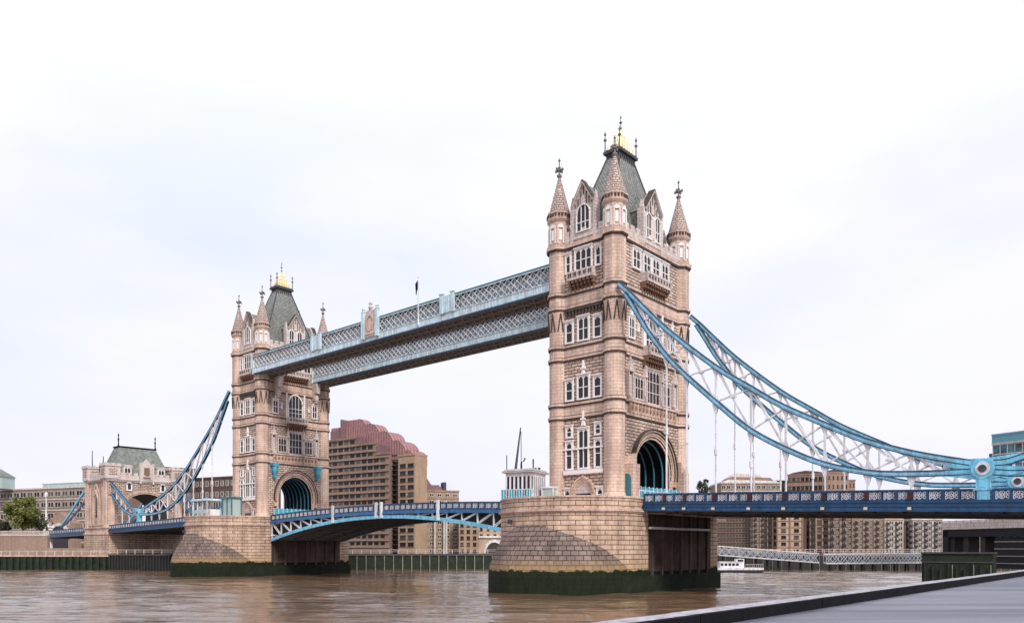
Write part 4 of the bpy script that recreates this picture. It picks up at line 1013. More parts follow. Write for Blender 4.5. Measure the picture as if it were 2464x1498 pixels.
# ------------------------------------------------------------------ small bank (abutment) tower
def bank_tower():
    X0, X1, Y0, Y1 = -158.3, -145.0, -9.6, 9.2
    root = thing('bank_tower', 'small square stone gatehouse tower with green hipped roof at the bridge far left end', 'gatehouse tower', ((X0 + X1) / 2, 0, 0), 0, None, zb=-2)
    hx = (X1 - X0) / 2; A = 5.6; SPR = 15.2; RZ = 3.9; ZT = 22.4
    b = MB(); b.box(-hx - .3, hx + .3, Y0 - .4, Y1 + .4, -2, 8.6); b.build('plinth', 'pier_stone', root)
    c = MB(); c.box(-hx - .45, hx + .45, Y0 - .55, Y1 + .55, 8.6, 9.0); c.box(-hx - .2, hx + .2, Y0 - .3, Y1 + .3, 9.0, 10.2); c.box(-hx - .5, hx + .5, Y0 - .6, Y1 + .6, 10.2, 10.5); c.build('plinth_moulding', 'ashlar', root)
    b = MB(); pts = arc(0, SPR, A, RZ, 0, 180, 18)
    for sx in (-1, 1):
        X = sx * hx
        b.add([(X, A, 10.5), (X, Y1, 10.5), (X, Y1, ZT), (X, A, ZT)], [(0, 1, 2, 3)]); b.add([(X, Y0, 10.5), (X, -A, 10.5), (X, -A, ZT), (X, Y0, ZT)], [(0, 1, 2, 3)])
        for (u0, z0), (u1, z1) in zip(pts, pts[1:]): b.add([(X, u0, z0), (X, u1, z1), (X, u1, ZT), (X, u0, ZT)], [(0, 1, 2, 3)])
    for Y in (Y0, Y1): b.add([(-hx, Y, 10.5), (hx, Y, 10.5), (hx, Y, ZT), (-hx, Y, ZT)], [(0, 1, 2, 3)])
    b.add([(-hx, Y0, ZT), (hx, Y0, ZT), (hx, Y1, ZT), (-hx, Y1, ZT)], [(0, 1, 2, 3)])
    b.build('wall', 'rough_stone', root)
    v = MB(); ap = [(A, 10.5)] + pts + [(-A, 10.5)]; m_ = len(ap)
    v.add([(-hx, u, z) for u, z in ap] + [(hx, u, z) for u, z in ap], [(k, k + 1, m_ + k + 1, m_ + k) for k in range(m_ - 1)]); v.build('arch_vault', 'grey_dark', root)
    MX = lambda u, z, d: (hx + d, u, z); MY = lambda u, z, d: (u, Y0 - d, z)
    am = MB()
    for k, (r0, r1) in enumerate(((0, .4), (.4, .8))): am.strip(arc(0, SPR, A + r0, RZ + r0, 0, 180, 20), arc(0, SPR, A + r1, RZ + r1, 0, 180, 20), MX, 0, .25 + .15 * k)
    am.build('arch_moulding', 'ashlar', root)
    for u in (-4.3, 4.2): window(root, MX, u - .4, u + .4, 20.0, 21.3, 1, 0, .3, arched=True)
    for y in (Y0 + .9, Y1 - .9): q = MB(); q.box(hx, hx + .35, y - .9, y + .9, 10.5, 18.2); q.build('corner_pier', 'ashlar', root)
    for x in (-hx + .8, hx - .8): q = MB(); q.box(x - .8, x + .8, Y0 - .35, Y0, 10.5, ZT); q.build('corner_pier', 'ashlar', root)
    # tall blind lancet on the side face
    l = MB()
    og = lambda w, zs: [(w, 11), (w, zs), (w * .8, zs + w * .9), (0, zs + w * 2.0), (-w * .8, zs + w * .9), (-w, zs), (-w, 11)]
    l.strip(og(1.3, 16.6), og(1.7, 16.6), MY, 0, .3); l.strip(og(2.1, 16.8), og(2.5, 16.8), MY, 0, .2); l.build('lancet_moulding', 'ashlar', root)
    l = MB(); l.prism([(.45, 13), (.45, 17), (0, 18.4), (-.45, 17), (-.45, 13)], MY, 0, .06); l.build('lancet_window', 'glass', root)
    for (x0, x1) in ((-4.8, -3.6), (3.6, 4.8)):
        l = MB(); l.pbox(MY, x0, x1, 11, 20.5, 0, .15); l.build('side_buttress', 'ashlar', root)
    c = MB(); c.box(-hx - .5, hx + .5, Y0 - .5, Y1 + .5, 22.3, 22.6); c.box(-hx - .3, hx + .3, Y0 - .3, Y1 + .3, 21.95, 22.3); c.build('cornice', 'pale_stone', root)
    p = MB(); p.box(-hx - .2, hx + .2, Y0 - .2, Y1 + .2, 22.6, 23.6)
    for k in range(12):
        y = Y0 + .5 + (Y1 - Y0 - 1) * k / 11; p.box(hx - .3, hx + .2, y - .45, y + .45, 23.6, 24.3)
    for k in range(9):
        x = -hx + .5 + (2 * hx - 1) * k / 8; p.box(x - .45, x + .45, Y0 - .2, Y0 + .3, 23.6, 24.3)
    p.build('parapet', 'pale_stone', root)
    for (x, y) in ((hx - 1, Y0 + 1.1), (hx - 1, Y1 - 1.1), (-hx + 1, Y0 + 1.1), (-hx + 1, Y1 - 1.1)):
        t = MB(); t.box(x - 1.7, x + 1.7, y - 1.8, y + 1.8, 22.6, 25.6); t.box(x - 1.9, x + 1.9, y - 2.0, y + 2.0, 25.6, 25.9)
        for dx in (-1.4, 0, 1.4):
            for dy in (-1.5, 0, 1.5): t.box(x + dx - .4, x + dx + .4, y + dy - .4, y + dy + .4, 25.9, 26.4)
        o = t.build('corner_turret', 'pale_stone', root)
        t = MB(); t.box(x + 1.7, x + 1.76, y - 1.0, y + 1.0, 23.5, 25.1); t.box(x - 1.0, x + 1.0, y - 1.86, y - 1.8, 23.5, 25.1); t.build('turret_panel', 'rough_stone', o)
    r = MB(); lv = [(23.6, 5.4, 8.0), (25.2, 4.3, 7.0), (27.5, 3.3, 5.9), (31.2, 1.6, 4.7)]
    for (z0, a0, b0), (z1, a1, b1) in zip(lv, lv[1:]):
        r.hexa([(-a0, -b0, z0), (a0, -b0, z0), (a0, b0, z0), (-a0, b0, z0), (-a1, -b1, z1), (a1, -b1, z1), (a1, b1, z1), (-a1, b1, z1)])
    r.build('roof', 'copper_green', root)
    r = MB(); r.box(-1.8, 1.8, -4.9, 4.9, 31.2, 31.5); r.build('roof_ridge', 'iron_black', root)
    for y in (-4.7, 4.7):
        f = MB(); f.lathe(1.2, y, [(.3, 31.4), (.15, 31.8), (.14, 33), (.3, 33.2), (.12, 33.4), (.1, 34), (.2, 34.2), (.03, 34.8)], 6); f.build('finial', 'iron_black', root)
    for (x, y, z) in ((-hx + 1, Y0 + 1.1, 30.5), (-hx + 3.5, Y0 + 2, 27.2), (hx - 5, Y0 + 1, 28.5)):
        f = MB(); f.lathe(x, y, [(.25, 24), (.12, 26.5), (.08, z)], 6); f.build('mast_finial', 'iron_black', root)
    g = MB(); MG = lambda u, z, d: (hx + .25 + d, u, z)
    g.prism([(-1.4, 22.8), (1.4, 22.8), (1.4, 26.4), (0, 28.0), (-1.4, 26.4)], MG, -.6, .1)
    for u in (-1.6, 1.6): g.pbox(MG, u - .2, u + .2, 21.6, 27.0, -.4, .3)
    o = g.build('gable', 'pale_stone', root)
    g = MB(); g.prism([(-.7, 24), (0, 23.6), (.7, 24), (.7, 25.8), (-.7, 25.8)], MG, .1, .2); g.pbox(MG, -.9, .9, 23.0, 23.4, .1, .18); g.build('heraldic_carving', 'carved_dark', o)
    for u in (-4.3, 4.3): 
        d = MB(); d.box(1.5, 5.6, u - 1.1, u + 1.1, 23.6, 26.0); d.box(1.3, 5.8, u - 1.3, u + 1.3, 26.0, 26.3); o = d.build('dormer', 'pale_stone', root)
        window(o, lambda uu, z, dd: (5.6 + dd, uu, z), u - .7, u + .7, 24.3, 25.6, 2, 0, .15)
    return root
bank_tower()

# ------------------------------------------------------------------ pier-top furniture
cb_ = thing('control_cabin', 'white windowed control cabin with masts on the left end of the nearer pier', 'control cabin', (-3.9, -15.2, 0), R(14), None, zb=11.2)
w_, l_ = 1.75, 2.0
b = MB(); b.box(-w_, w_, -l_, l_, 11.0, 11.6); b.box(-w_, w_, -l_, l_, 13.9, 14.35); b.build('cabin_wall', 'white_paint', cb_)
b = MB(); b.box(-w_ - .35, w_ + .35, -l_ - .35, l_ + .35, 14.35, 14.5); b.box(-w_ - .15, w_ + .15, -l_ - .15, l_ + .15, 14.5, 14.8); b.build('flat_roof', 'pale_stone', cb_)
b = MB(); b.box(-w_ + .1, w_ - .1, -l_ + .1, l_ - .1, 11.6, 13.9); b.build('glazing', 'glass', cb_)
b = MB()
for k in range(7):
    x = -w_ + .09 + (2 * w_ - .18) * k / 6
    for y in (-l_, l_): b.box(x - .09, x + .09, y - .07, y + .07, 11.6, 13.9)
for k in range(1, 7):
    y = -l_ + 2 * l_ * k / 7
    for x in (-w_, w_): b.box(x - .07, x + .07, y - .09, y + .09, 11.6, 13.9)
b.build('window_post', 'white_paint', cb_)
b = MB()
for k in range(12): 
    x = -w_ - .3 + 4.0 * k / 11
    if k % 3 != 2: b.box(x, x + .3, -l_ - .45, -l_ - .40, 11.2, 12.25)
for k in range(10):
    y = -l_ - .4 + 4.2 * k / 10
    if k % 3 != 2: b.box(-w_ - .35, -w_ - .30, y, y + .3, 11.2, 12.25)
b.build('glass_barrier', 'cyan_paint', cb_)
b = MB(); b.box(-w_ - .4, w_ + .6, -l_ - .5, -l_ - .42, 12.25, 12.32); b.box(-w_ - .4, -w_ - .32, -l_ - .5, l_ + .1, 12.25, 12.32)
for k in range(13): x = -w_ - .35 + 4.2 * k / 12; b.box(x - .03, x + .03, -l_ - .5, -l_ - .44, 11.2, 12.3)
b.build('barrier_rail', 'white_paint', cb_)
b = MB(); b.tube([(-1.0, -.8, 14.8), (-.6, -.2, 20.1)], [.17, .07], 6); b.tube([(-.3, -.6, 14.8), (-.55, -.2, 19.6)], .045, 6); b.build('derrick_mast', 'grey_dark', cb_)
b = MB(); b.tube([(-1.8, -1.6, 14.8), (-1.8, -1.6, 16.6)], .06, 6); b.build('aerial', 'grey_dark', cb_)
b = MB(); b.tube([(-.1, -1, 14.8), (-.1, -1, 15.7), (.3, -1, 15.9), (.4, -1, 16.2)], [.12, .1, .1, .16], 6); b.tube([(1.9, -1.8, 14.8), (1.9, -1.8, 15.9)], [.07, .09], 6); b.build('roof_lamp', 'iron_black', cb_)
b = MB(); b.box(-w_ - .37, w_ + .37, -l_ - .37, l_ + .37, 14.50, 14.56); b.build('roof_edge', 'rib_blue', cb_)
b = MB()
for x in (.4, 1.1, 1.6): b.tube([(x, .4, 14.8), (x + .1, .4, 15.1)], .16, 8)
b.build('roof_vent', 'grey_dark', cb_)
gb = thing('glass_kiosk', 'small white kiosk with green glass between the control cabin and the nearer tower', 'kiosk', (-1.1, -14.0, 0), R(14), None, zb=11.2)
b = MB(); b.box(-.8, .8, -.6, .6, 11.2, 11.4); b.box(-.85, .85, -.65, .65, 12.5, 12.7)
for x in (-.75, .75):
    for y in (-.55, .55): b.box(x - .07, x + .07, y - .07, y + .07, 11.4, 12.5)
b.build('frame', 'white_paint', gb); b = MB(); b.box(-.7, .7, -.5, .5, 11.4, 12.5); b.build('glazing', 'green_glass', gb)
# far pier: canopy and glass booth
cy = thing('waiting_shelter', 'white flat-roofed open shelter with thin posts on the farther pier', 'shelter', (-84.6, -14.2, 0), 0, None, zb=11.2)
b = MB(); b.box(-3.3, 3.0, -2.4, 2.4, 14.2, 14.4); b.box(-3.1, 2.8, -2.2, 2.2, 14.4, 14.6); b.build('roof', 'pale_blue_paint', cy)
b = MB()
for x in (-2.9, -1, 1, 2.7):
    for y in (-2, 2): b.tube([(x, y, 11.1), (x, y, 14.2)], .09, 6)
b.build('post', 'white_paint', cy)
b = MB(); b.box(-2.6, -.6, -1.2, .8, 11.2, 13.3); b.box(0.2, 2.4, -1.2, .8, 11.2, 12.6); b.build('cabinet', 'white_paint', cy)
b = MB(); b.box(-2.7, 2.6, -2.1, -2.05, 11.8, 12.5); b.build('rail_panel', 'green_glass', cy)
gb2 = thing('glass_booth', 'tall pale green glass booth in front of the farther tower', 'booth', (-79.8, -12.3, 0), 0, None, zb=11.2)
b = MB()
for x in (-1.7, 0, 1.7):
    for y in (-1, 1): b.box(x - .1, x + .1, y - .1, y + .1, 11.2, 14.6)
b.box(-1.9, 1.9, -1.2, 1.2, 14.6, 14.9); b.build('frame', 'teal_paint', gb2)
b = MB(); b.box(-1.6, 1.6, -.95, .95, 11.25, 14.55); b.build('glazing', 'green_glass', gb2)
# railings and barriers by the arches
for i, (x, lb) in enumerate(((5.9, 'bright cyan road barrier across the foot of the nearer arch'), (-76.4, 'bright cyan road barrier across the foot of the farther arch'))):
    t = thing('road_barrier', lb, 'barrier', (x, 0, 0), 0, 'cyan road barriers', zb=10.9)
    b = MB(); b.box(-.05, .05, -5.4, 5.4, 11.2, 12.9); b.build('panel', 'cyan_paint', t)
    b = MB()
    for k in range(12): b.box(-.1, .1, -5.4 + .98 * k - .05, -5.4 + .98 * k + .05, 10.9, 13.0)
    b.build('post', 'pale_blue_paint', t)
t = thing('bridge_railing', 'low pale railing on the pier between the nearer tower and the deck', 'railing', (8.6, 0, 0), 0, None, zb=11.1)
b = MB()
for k in range(16): b.box(-.04, .04, -9 + 1.2 * k - .04, -9 + 1.2 * k + .04, 11.1, 12.1)
b.build('post', 'white_paint', t); b = MB(); b.box(-.05, .05, -9, 9, 12.05, 12.15); b.build('rail', 'white_paint', t)
t = thing('lamp_standard', 'white lamp standard with glazed lantern on the balustrade at the far left bridge end', 'lamp standard', (-187.5, -9.6, 0), 0, None, zb=3.5)
b = MB(); b.box(-1.3, 1.3, -1.3, 1.3, 3.5, 11); b.box(-1.6, 1.6, -1.6, 1.6, 11, 11.5); b.lathe(0, 0, [(1.0, 11.5), (1.1, 12.3), (.4, 13.2), (.25, 14.2), (.14, 16), (.12, 19.5)], 8); b.build('pillar', 'white_stone', t)
b = MB(); b.lathe(0, 0, [(.15, 19.4), (.45, 19.8), (.5, 20.6), (.1, 21.1)], 6); b.build('lantern', 'white_paint', t)

# ------------------------------------------------------------------ ground, water, banks
def ground_poly(name, pts, z, mat):
    m = MB(); m.add([(x, y, z) for x, y in pts], [tuple(range(len(pts)))]); return struct(m.build(name, mat))
from mathutils import noise as mn
river = MB(); nr_, na_ = 620, 300; vs_l = []
rr = [14 * (330 / 14) ** (k / nr_) for k in range(nr_ + 1)]
ca, sa = math.cos(.04), math.sin(.04)
for d in rr:
    fade = 1.0 if d < 200 else max(0, (330 - d) / 130)
    for k in range(na_ + 1):
        t_ = -1.15 + 2.3 * k / na_
        p = CAMP + (FWD + RGT * t_) * d
        u = (RGT.x * p.x + RGT.y * p.y) ; v = (FWD.x * p.x + FWD.y * p.y)
        h = .20 * mn.noise(Vector((u * .10, v * .26, 0))) + .13 * mn.noise(Vector((u * .22 + v * .05, v * .55, 7))) + .055 * mn.noise(Vector((u * .5, v * 1.25, 3)))
        vs_l.append((p.x, p.y, h * fade * .9))
W_ = na_ + 1
river.add(vs_l, [(a * W_ + b, a * W_ + b + 1, (a + 1) * W_ + b + 1, (a + 1) * W_ + b) for a in range(nr_) for b in range(na_)])
for q in ([(-900, -900), (400, -900), (400, 700), (-900, 700)],): river.add([(x, y, -.45) for x, y in q], [(0, 1, 2, 3)])
ro = bpy.data.objects.new('river', river.mesh('river', 'river_water', smooth=True, recalc=False)); COL.objects.link(ro); struct(ro)
bed = MB(); bed.add([(-5000, -5000, -3), (5000, -5000, -3), (5000, 5000, -3), (-5000, 5000, -3)], [(0, 1, 2, 3)]); struct(bed.build('river_bed', 'mud'))
# bank line on the far side (left to right as seen), about 190-230 m away
BK = [(-900, 190), (-40, 190), (262, 188), (411, 188), (560, 188), (848, 190), (1195, 194), (1500, 192), (1733, 190), (1960, 190), (2216, 190), (2464, 190), (3400, 190)]
bank = [px_ground(x, d) for x, d in BK]
ZL = 3.4
far = [Vector((4500, 1200, 0)), Vector((4500, 4500, 0)), Vector((-4500, 4500, 0)), Vector((-4500, -2500, 0))]
m = MB(); pts = [(p.x, p.y, ZL) for p in bank + far]; m.add(pts, [tuple(range(len(pts)))]); struct(m.build('far_bank_ground', 'land'))
def pile_wall(name, label, seg, z1, step, mats, cap='white_trim', wid=.5, group='sheet pile river walls'):
    t = thing(name, label, 'river wall', (seg[0].x, seg[0].y, 0), 0, group, zb=-2)
    o0 = seg[0]; w = MB(); p = MB(); c = MB()
    for a, b_ in zip(seg, seg[1:]):
        a = a - o0; b_ = b_ - o0; d = (b_ - a); L = d.length; d.normalize(); nrm = Vector((d.y, -d.x, 0))
        w.hexa([(a.x, a.y, -2), (b_.x, b_.y, -2), (b_.x - nrm.x, b_.y - nrm.y, -2), (a.x - nrm.x, a.y - nrm.y, -2),
                (a.x, a.y, z1), (b_.x, b_.y, z1), (b_.x - nrm.x, b_.y - nrm.y, z1), (a.x - nrm.x, a.y - nrm.y, z1)])
        n = int(L / step)
        for k in range(n):
            q = a + d * (L * (k + .5) / n) + nrm * .12
            p.bar((q.x, q.y, -2), (q.x, q.y, z1 + .1 + random.uniform(-.05, .1)), wid, wid * .7, up=(d.x, d.y, 0))
        for nn_ in (0,): c.hexa([tuple(v) for v in ((*(a + nrm * .3).xy, z1 + .15), (*(b_ + nrm * .3).xy, z1 + .15), (*(b_ - nrm * 1.1).xy, z1 + .15), (*(a - nrm * 1.1).xy, z1 + .15),
                          (*(a + nrm * .3).xy, z1 + .5), (*(b_ + nrm * .3).xy, z1 + .5), (*(b_ - nrm * 1.1).xy, z1 + .5), (*(a - nrm * 1.1).xy, z1 + .5))])
    rl = MB()
    for a, b_ in zip(seg, seg[1:]):
        a = a - o0; b_ = b_ - o0; L = (b_ - a).length; n = max(1, int(L / 2.2))
        rl.bar((a.x, a.y, z1 + 1.5), (b_.x, b_.y, z1 + 1.5), .09); rl.bar((a.x, a.y, z1 + 1.05), (b_.x, b_.y, z1 + 1.05), .06)
        for k in range(n): q = a.lerp(b_, k / n); rl.box(q.x - .06, q.x + .06, q.y - .06, q.y + .06, z1 + .5, z1 + 1.55)
    rl.build('quay_railing', 'white_trim', t)
    w.build('wall', mats[0], t); p.build('piles', mats[1], t); c.build('coping', cap, t)
    return t
pile_wall('river_wall', 'dark green piled river wall at the left edge, below the pale stone quay', bank[0:3], 3.0, 1.6, ('pile_green', 'pile_green'), 'ashlar', .9)
pile_wall('river_wall', 'dark piled wall below the stretch between the small bank tower and the farther pier', [px_ground(262, 185), px_ground(411, 180)], 3.3, .8, ('pile_green', 'dark_timber'), 'dark_stone', .4)
pile_wall('river_wall', 'dark sheet-piled wall below the stepped hotel, with pale upright ribs', bank[3:8], 3.3, 2.2, ('pile_green', 'pile_light'), 'grey_dark', .32)
pile_wall('river_wall', 'dark timber-piled wall under the right hand jetty', bank[7:13], 3.4, 2.1, ('dark_timber', 'pile_light'), 'grey_dark', .16)
# stone quay and parapet wall in front of the left buildings
t = thing('quay_wall', 'low pinkish stone embankment wall with pale balustrade at the far left', 'wall', tuple(px_ground(-60, 200)), 0, None, zb=3.4)
o0 = px_ground(-60, 200); a = Vector((0, 0, 0)); b2 = px_ground(230, 200) - o0; d = b2.normalized(); nrm = Vector((d.y, -d.x, 0))
w = MB()
def slabq(m_, t0, t1, z0, z1, dd0, dd1):
    p = [a + (b2) * t0 + nrm * dd1, a + b2 * t1 + nrm * dd1, a + b2 * t1 + nrm * dd0, a + b2 * t0 + nrm * dd0]
    m_.hexa([(*v.xy, z0) for v in p] + [(*v.xy, z1) for v in p])
slabq(w, 0, .62, 3.4, 8.3, 0, 1.0); slabq(w, .62, 1, 3.4, 5.2, 0, 1.0); w.build('wall', 'far_brick', t)
w = MB(); slabq(w, 0, .62, 8.3, 8.6, -.1, 1.15); slabq(w, 0, .62, 9.4, 9.6, .3, .7)
for k in range(60): slabq(w, .62 * k / 60, .62 * k / 60 + .004, 8.6, 9.4, .4, .6)
w.build('balustrade', 'pale_stone', t)

# near river walk (camera stands above it)
m = MB(); m.add([(50.6, -400, 3.5), (400, -400, 3.5), (400, 200, 3.5), (50.6, 200, 3.5)], [(0, 1, 2, 3)]); struct(m.build('river_walk', 'wet_paving'))
t = thing('embankment_kerb', 'black stone kerb running diagonally along the edge of the river walk in the foreground', 'kerb', (50.5, -60, 0), 0, None, zb=-3)
b = MB()
for k in range(120):
    y = -100 + 2.4 * k; dzz = random.uniform(-.006, .006); b.box(-.03 + dzz, .14 + dzz, y + .01, y + 2.39, 3.2, 3.775 + dzz)
b.build('kerb_stone', 'iron_black', t)
b = MB()
for k in range(240): y = -100 + 1.2 * k; dzz = random.uniform(-.008, .008); b.box(-.62, -.035, y + .012, y + 1.19, 3.2, 3.775 + dzz)
b.build('coping', 'coping_stone', t)
b = MB(); b.box(-.55, .1, -100, 188, -3, 3.19); b.build('river_wall', 'dark_stone', t)

# ------------------------------------------------------------------ buildings beyond the river
WM = {}
def win_mesh(w, h, style):
    key = (round(w, 2), round(h, 2), style)
    if key in WM: return WM[key]
    m = MB()
    if style in ('framed', 'dull'):
        m.cur = 0
        f = .14
        for a, c, z0, z1 in ((-w / 2, -w / 2 + f, 0, h), (w / 2 - f, w / 2, 0, h), (-w / 2, w / 2, h - f, h), (-w / 2, w / 2, 0, f), (-.05, .05, f, h - f)): m.box(a, c, -.12, .1, z0, z1)
        m.cur = 1; m.box(-w / 2 + f, w / 2 - f, -.03, .05, f, h - f); mats = ['white_trim' if style == 'framed' else 'dull_trim', 'far_glass']
    elif style == 'sill':
        m.cur = 0; m.box(-w / 2 - .12, w / 2 + .12, -.25, .1, -.15, 0); m.box(-w / 2 - .08, w / 2 + .08, -.16, .1, h, h + .15)
        m.cur = 1; m.box(-w / 2, w / 2, -.04, .05, 0, h); m.cur = 0; m.box(-.06, .06, -.08, .02, 0, h); mats = ['dark_stone', 'far_glass']
    else:
        m.cur = 1; m.box(-w / 2, w / 2, -.04, .05, 0, h); m.cur = 0; m.box(-w / 2 - .1, w / 2 + .1, -.3, .1, h, h + .12); m.box(-.05, .05, -.08, .02, 0, h); mats = ['dark_stone', 'far_glass']
    WM[key] = m.mesh('window', mats); return WM[key]

def building(name, label, cat, px0, d0, px1, d1, ytop, depth, mat, floors=5, cols=6, style='sill', wfrac=.55, hfrac=.5, band=None, roof=None, zb=ZL, group='buildings along the far bank', skip=0, wmax=100, ybot=None, parapet=.5, ret=True):
    a = px_ground(px0, d0); c = px_ground(px1, d1); u = c - a; L = u.length; rz = math.atan2(u.y, u.x)
    H = hgt(ytop, (d0 + d1) / 2)
    root = thing(name, label, cat, (a.x, a.y, 0), rz, group, zb=zb)
    b = MB(); b.box(0, L, 0, depth, zb, H); b.build('wall', mat, root)
    cp = MB(); cp.box(-.15, L + .15, -.2, depth + .15, H - .02, H + parapet); cp.build('roof_parapet', band or mat, root)
    fh = (H - zb) / floors
    if band:
        bm_ = MB()
        for k in range(1, floors): bm_.box(-.05, L + .05, -.14, .0, zb + fh * k - .16, zb + fh * k + .16)
        bm_.build('floor_band', band, root)
    cw = L / cols; w = cw * wfrac; h = fh * hfrac; me = win_mesh(w, h, style); n = 0; extra = []
    for k in range(floors - 1, skip - 1, -1):
        for j in range(cols):
            x = cw * (j + .5); z = zb + fh * k + fh * (1 - hfrac) * .5
            if n < wmax:
                o = bpy.data.objects.new('window', me); COL.objects.link(o); o.parent = root; o.location = (x, 0, z - zb); n += 1
            else: extra.append((x, z))
    if extra:
        em = MB()
        for x, z in extra: em.box(x - w / 2, x + w / 2, -.04, .05, z, z + h)
        o = em.build('windows', 'far_glass', root); o['kind'] = 'stuff'
    # side return windows
    if ret:
        nb = max(1, int(depth / cw)); cnt = 0
        for side, xx in ((0, 0), (1, L)):
            for k in range(skip, floors):
                for j in range(nb):
                    if n >= wmax: break
                    o = bpy.data.objects.new('window', me); COL.objects.link(o); o.parent = root; n += 1
                    o.location = (xx, depth * (j + .5) / nb, fh * k + fh * (1 - hfrac) * .5); o.rotation_euler = (0, 0, R(-90) if side == 0 else R(90))
    if roof == 'pitched':
        r = MB(); r.prism([(-.3, H + parapet), (depth + .3, H + parapet), (depth / 2, H + parapet + depth * .3)], lambda uu, z, dd: (dd, uu, z), -.2, L + .2); r.build('roof', 'slate', root)
    if roof == 'plant':
        r = MB(); r.box(L * .25, L * .6, depth * .3, depth * .7, H + parapet, H + parapet + 2.0); r.box(L * .7, L * .78, depth * .3, depth * .5, H + parapet, H + parapet + 3.0); r.build('roof_plant', 'grey_dark', root)
    if roof == 'glass':
        r = MB(); r.box(L * .60, L * .88, 3, depth * .6, H + parapet, H + parapet + 1.5); r.build('glass_penthouse', 'green_glass', root)
        r2 = MB()
        for k in range(9): x = L * .60 + L * .28 * k / 8; r2.box(x - .08, x + .08, 2.9, 3.0, H + parapet, H + parapet + 1.55)
        r2.box(L * .59, L * .89, 2.8, depth * .6, H + parapet + 1.5, H + parapet + 1.7); r2.build('penthouse_frame', 'white_trim', root)
    root['H'] = H; del root['H']
    return root, L, H
# far left office and neighbours
o, L, H = building('office_building', 'long brown office block with white framed window strips behind the tree, far left', 'office building', -120, 292, 236, 262, 1178, 18, 'brown_concrete', 6, 22, 'framed', .86, .5, 'white_trim', 'glass')
g = MB(); g.prism([(L * .72, ZL), (L * .90, ZL), (L * .90, 13.5), (L * .81, 17.5), (L * .72, 13.5)], lambda u, z, d: (u, -d, z), 0, 3.0); e1 = g.build('entrance_porch', 'far_brick', o)
g = MB(); g.strip(arc(L * .81, 8.5, L * .055, 4.2, 180, 0, 14), arc(L * .81, 8.5, L * .07, 5.2, 180, 0, 14), lambda u, z, d: (u, -d, z), 3.0, 3.4); g.build('porch_arch', 'white_trim', e1)
g = MB(); g.prism([(L * .755, ZL)] + [(L * .865, ZL)] + arc(L * .81, 8.5, L * .055, 4.2, 0, 180, 10), lambda u, z, d: (u, -d, z), 3.0, 3.08); g.build('porch_opening', 'glass', e1)
p = px_ground(-2, 276); t = thing('glass_pavilion', 'small green glass rooftop lantern with a pyramid roof at the left edge', 'pavilion', (p.x, p.y, 0), R(40), None, zb=26)
b = MB(); b.box(-3.4, 3.4, -3.4, 3.4, 26, 30.2); b.build('glazing', 'green_glass', t)
b = MB(); b.add([(-3.8, -3.8, 30.2), (3.8, -3.8, 30.2), (3.8, 3.8, 30.2), (-3.8, 3.8, 30.2), (0, 0, 33.4)], [(0, 1, 4), (1, 2, 4), (2, 3, 4), (3, 0, 4), (3, 2, 1, 0)]); b.build('roof', 'copper_green', t)
building('office_building', 'dark brown block seen between the small bank tower and its suspension chains', 'office building', 396, 262, 470, 268, 1128, 20, 'dark_brick', 8, 7, 'dull', .6, .5, 'dark_stone', None)
building('office_building', 'dark block behind the chains, just left of the farther tower', 'office building', 468, 270, 566, 262, 1150, 22, 'dark_brick', 7, 8, 'framed', .6, .5, None, None)
# stepped hotel with pink barrel roofs
t = thing('stepped_hotel', 'stepped brown hotel with pink barrel roofs behind the centre span', 'hotel', tuple(px_ground(770, 262)), 0, None, zb=ZL)
a = px_ground(770, 262); c = px_ground(937, 244); u = (c - a); L = u.length; t.rotation_euler = (0, 0, math.atan2(u.y, u.x)); s_ = L / 167.0
topz = lambda y: hgt(y, 255)
xpx = lambda x: (x - 770) * s_
steps = [(770, 861, 1058), (861, 907, 1075), (907, 937, 1101)]
for (xa, xb, yt) in steps:
    b = MB(); b.box(xpx(xa), xpx(xb), 0, 7, ZL, topz(yt)); b.box(xpx(xa) - .1, xpx(xb) + .15, -.25, 7.2, topz(yt), topz(yt) + .6); b.build('wall', 'brown_concrete', t)
fl = (topz(1058) - ZL) / 17.0
bd = MB()
for k in range(1, 17):
    z = ZL + fl * k
    xe = 937 if z < topz(1101) else (907 if z < topz(1075) else 861)
    bd.box(0, xpx(xe) + .02, -.35, 0, z - .28, z + .2)
bd.build('floor_band', 'far_brick', t)
me = win_mesh(xpx(770 + 10.5), fl * .54, 'plain')
cnt = 0; ex = []
for k in range(16, 0, -1):
    z = ZL + fl * k + fl * .28
    xe = 930 if z + 1 < topz(1101) else (900 if z + 1 < topz(1075) else 852)
    x = 794
    while x < xe:
        if cnt < 100: o = bpy.data.objects.new('window', me); COL.objects.link(o); o.parent = t; o.location = (xpx(x), 0, z - ZL); cnt += 1
        else: ex.append((xpx(x), z))
        x += 14.2
em = MB()
for x, z in ex: em.box(x - xpx(774.7), x + xpx(774.7), -.04, .05, z, z + fl * .46)
o = em.build('windows', 'far_glass', t); o['kind'] = 'stuff'
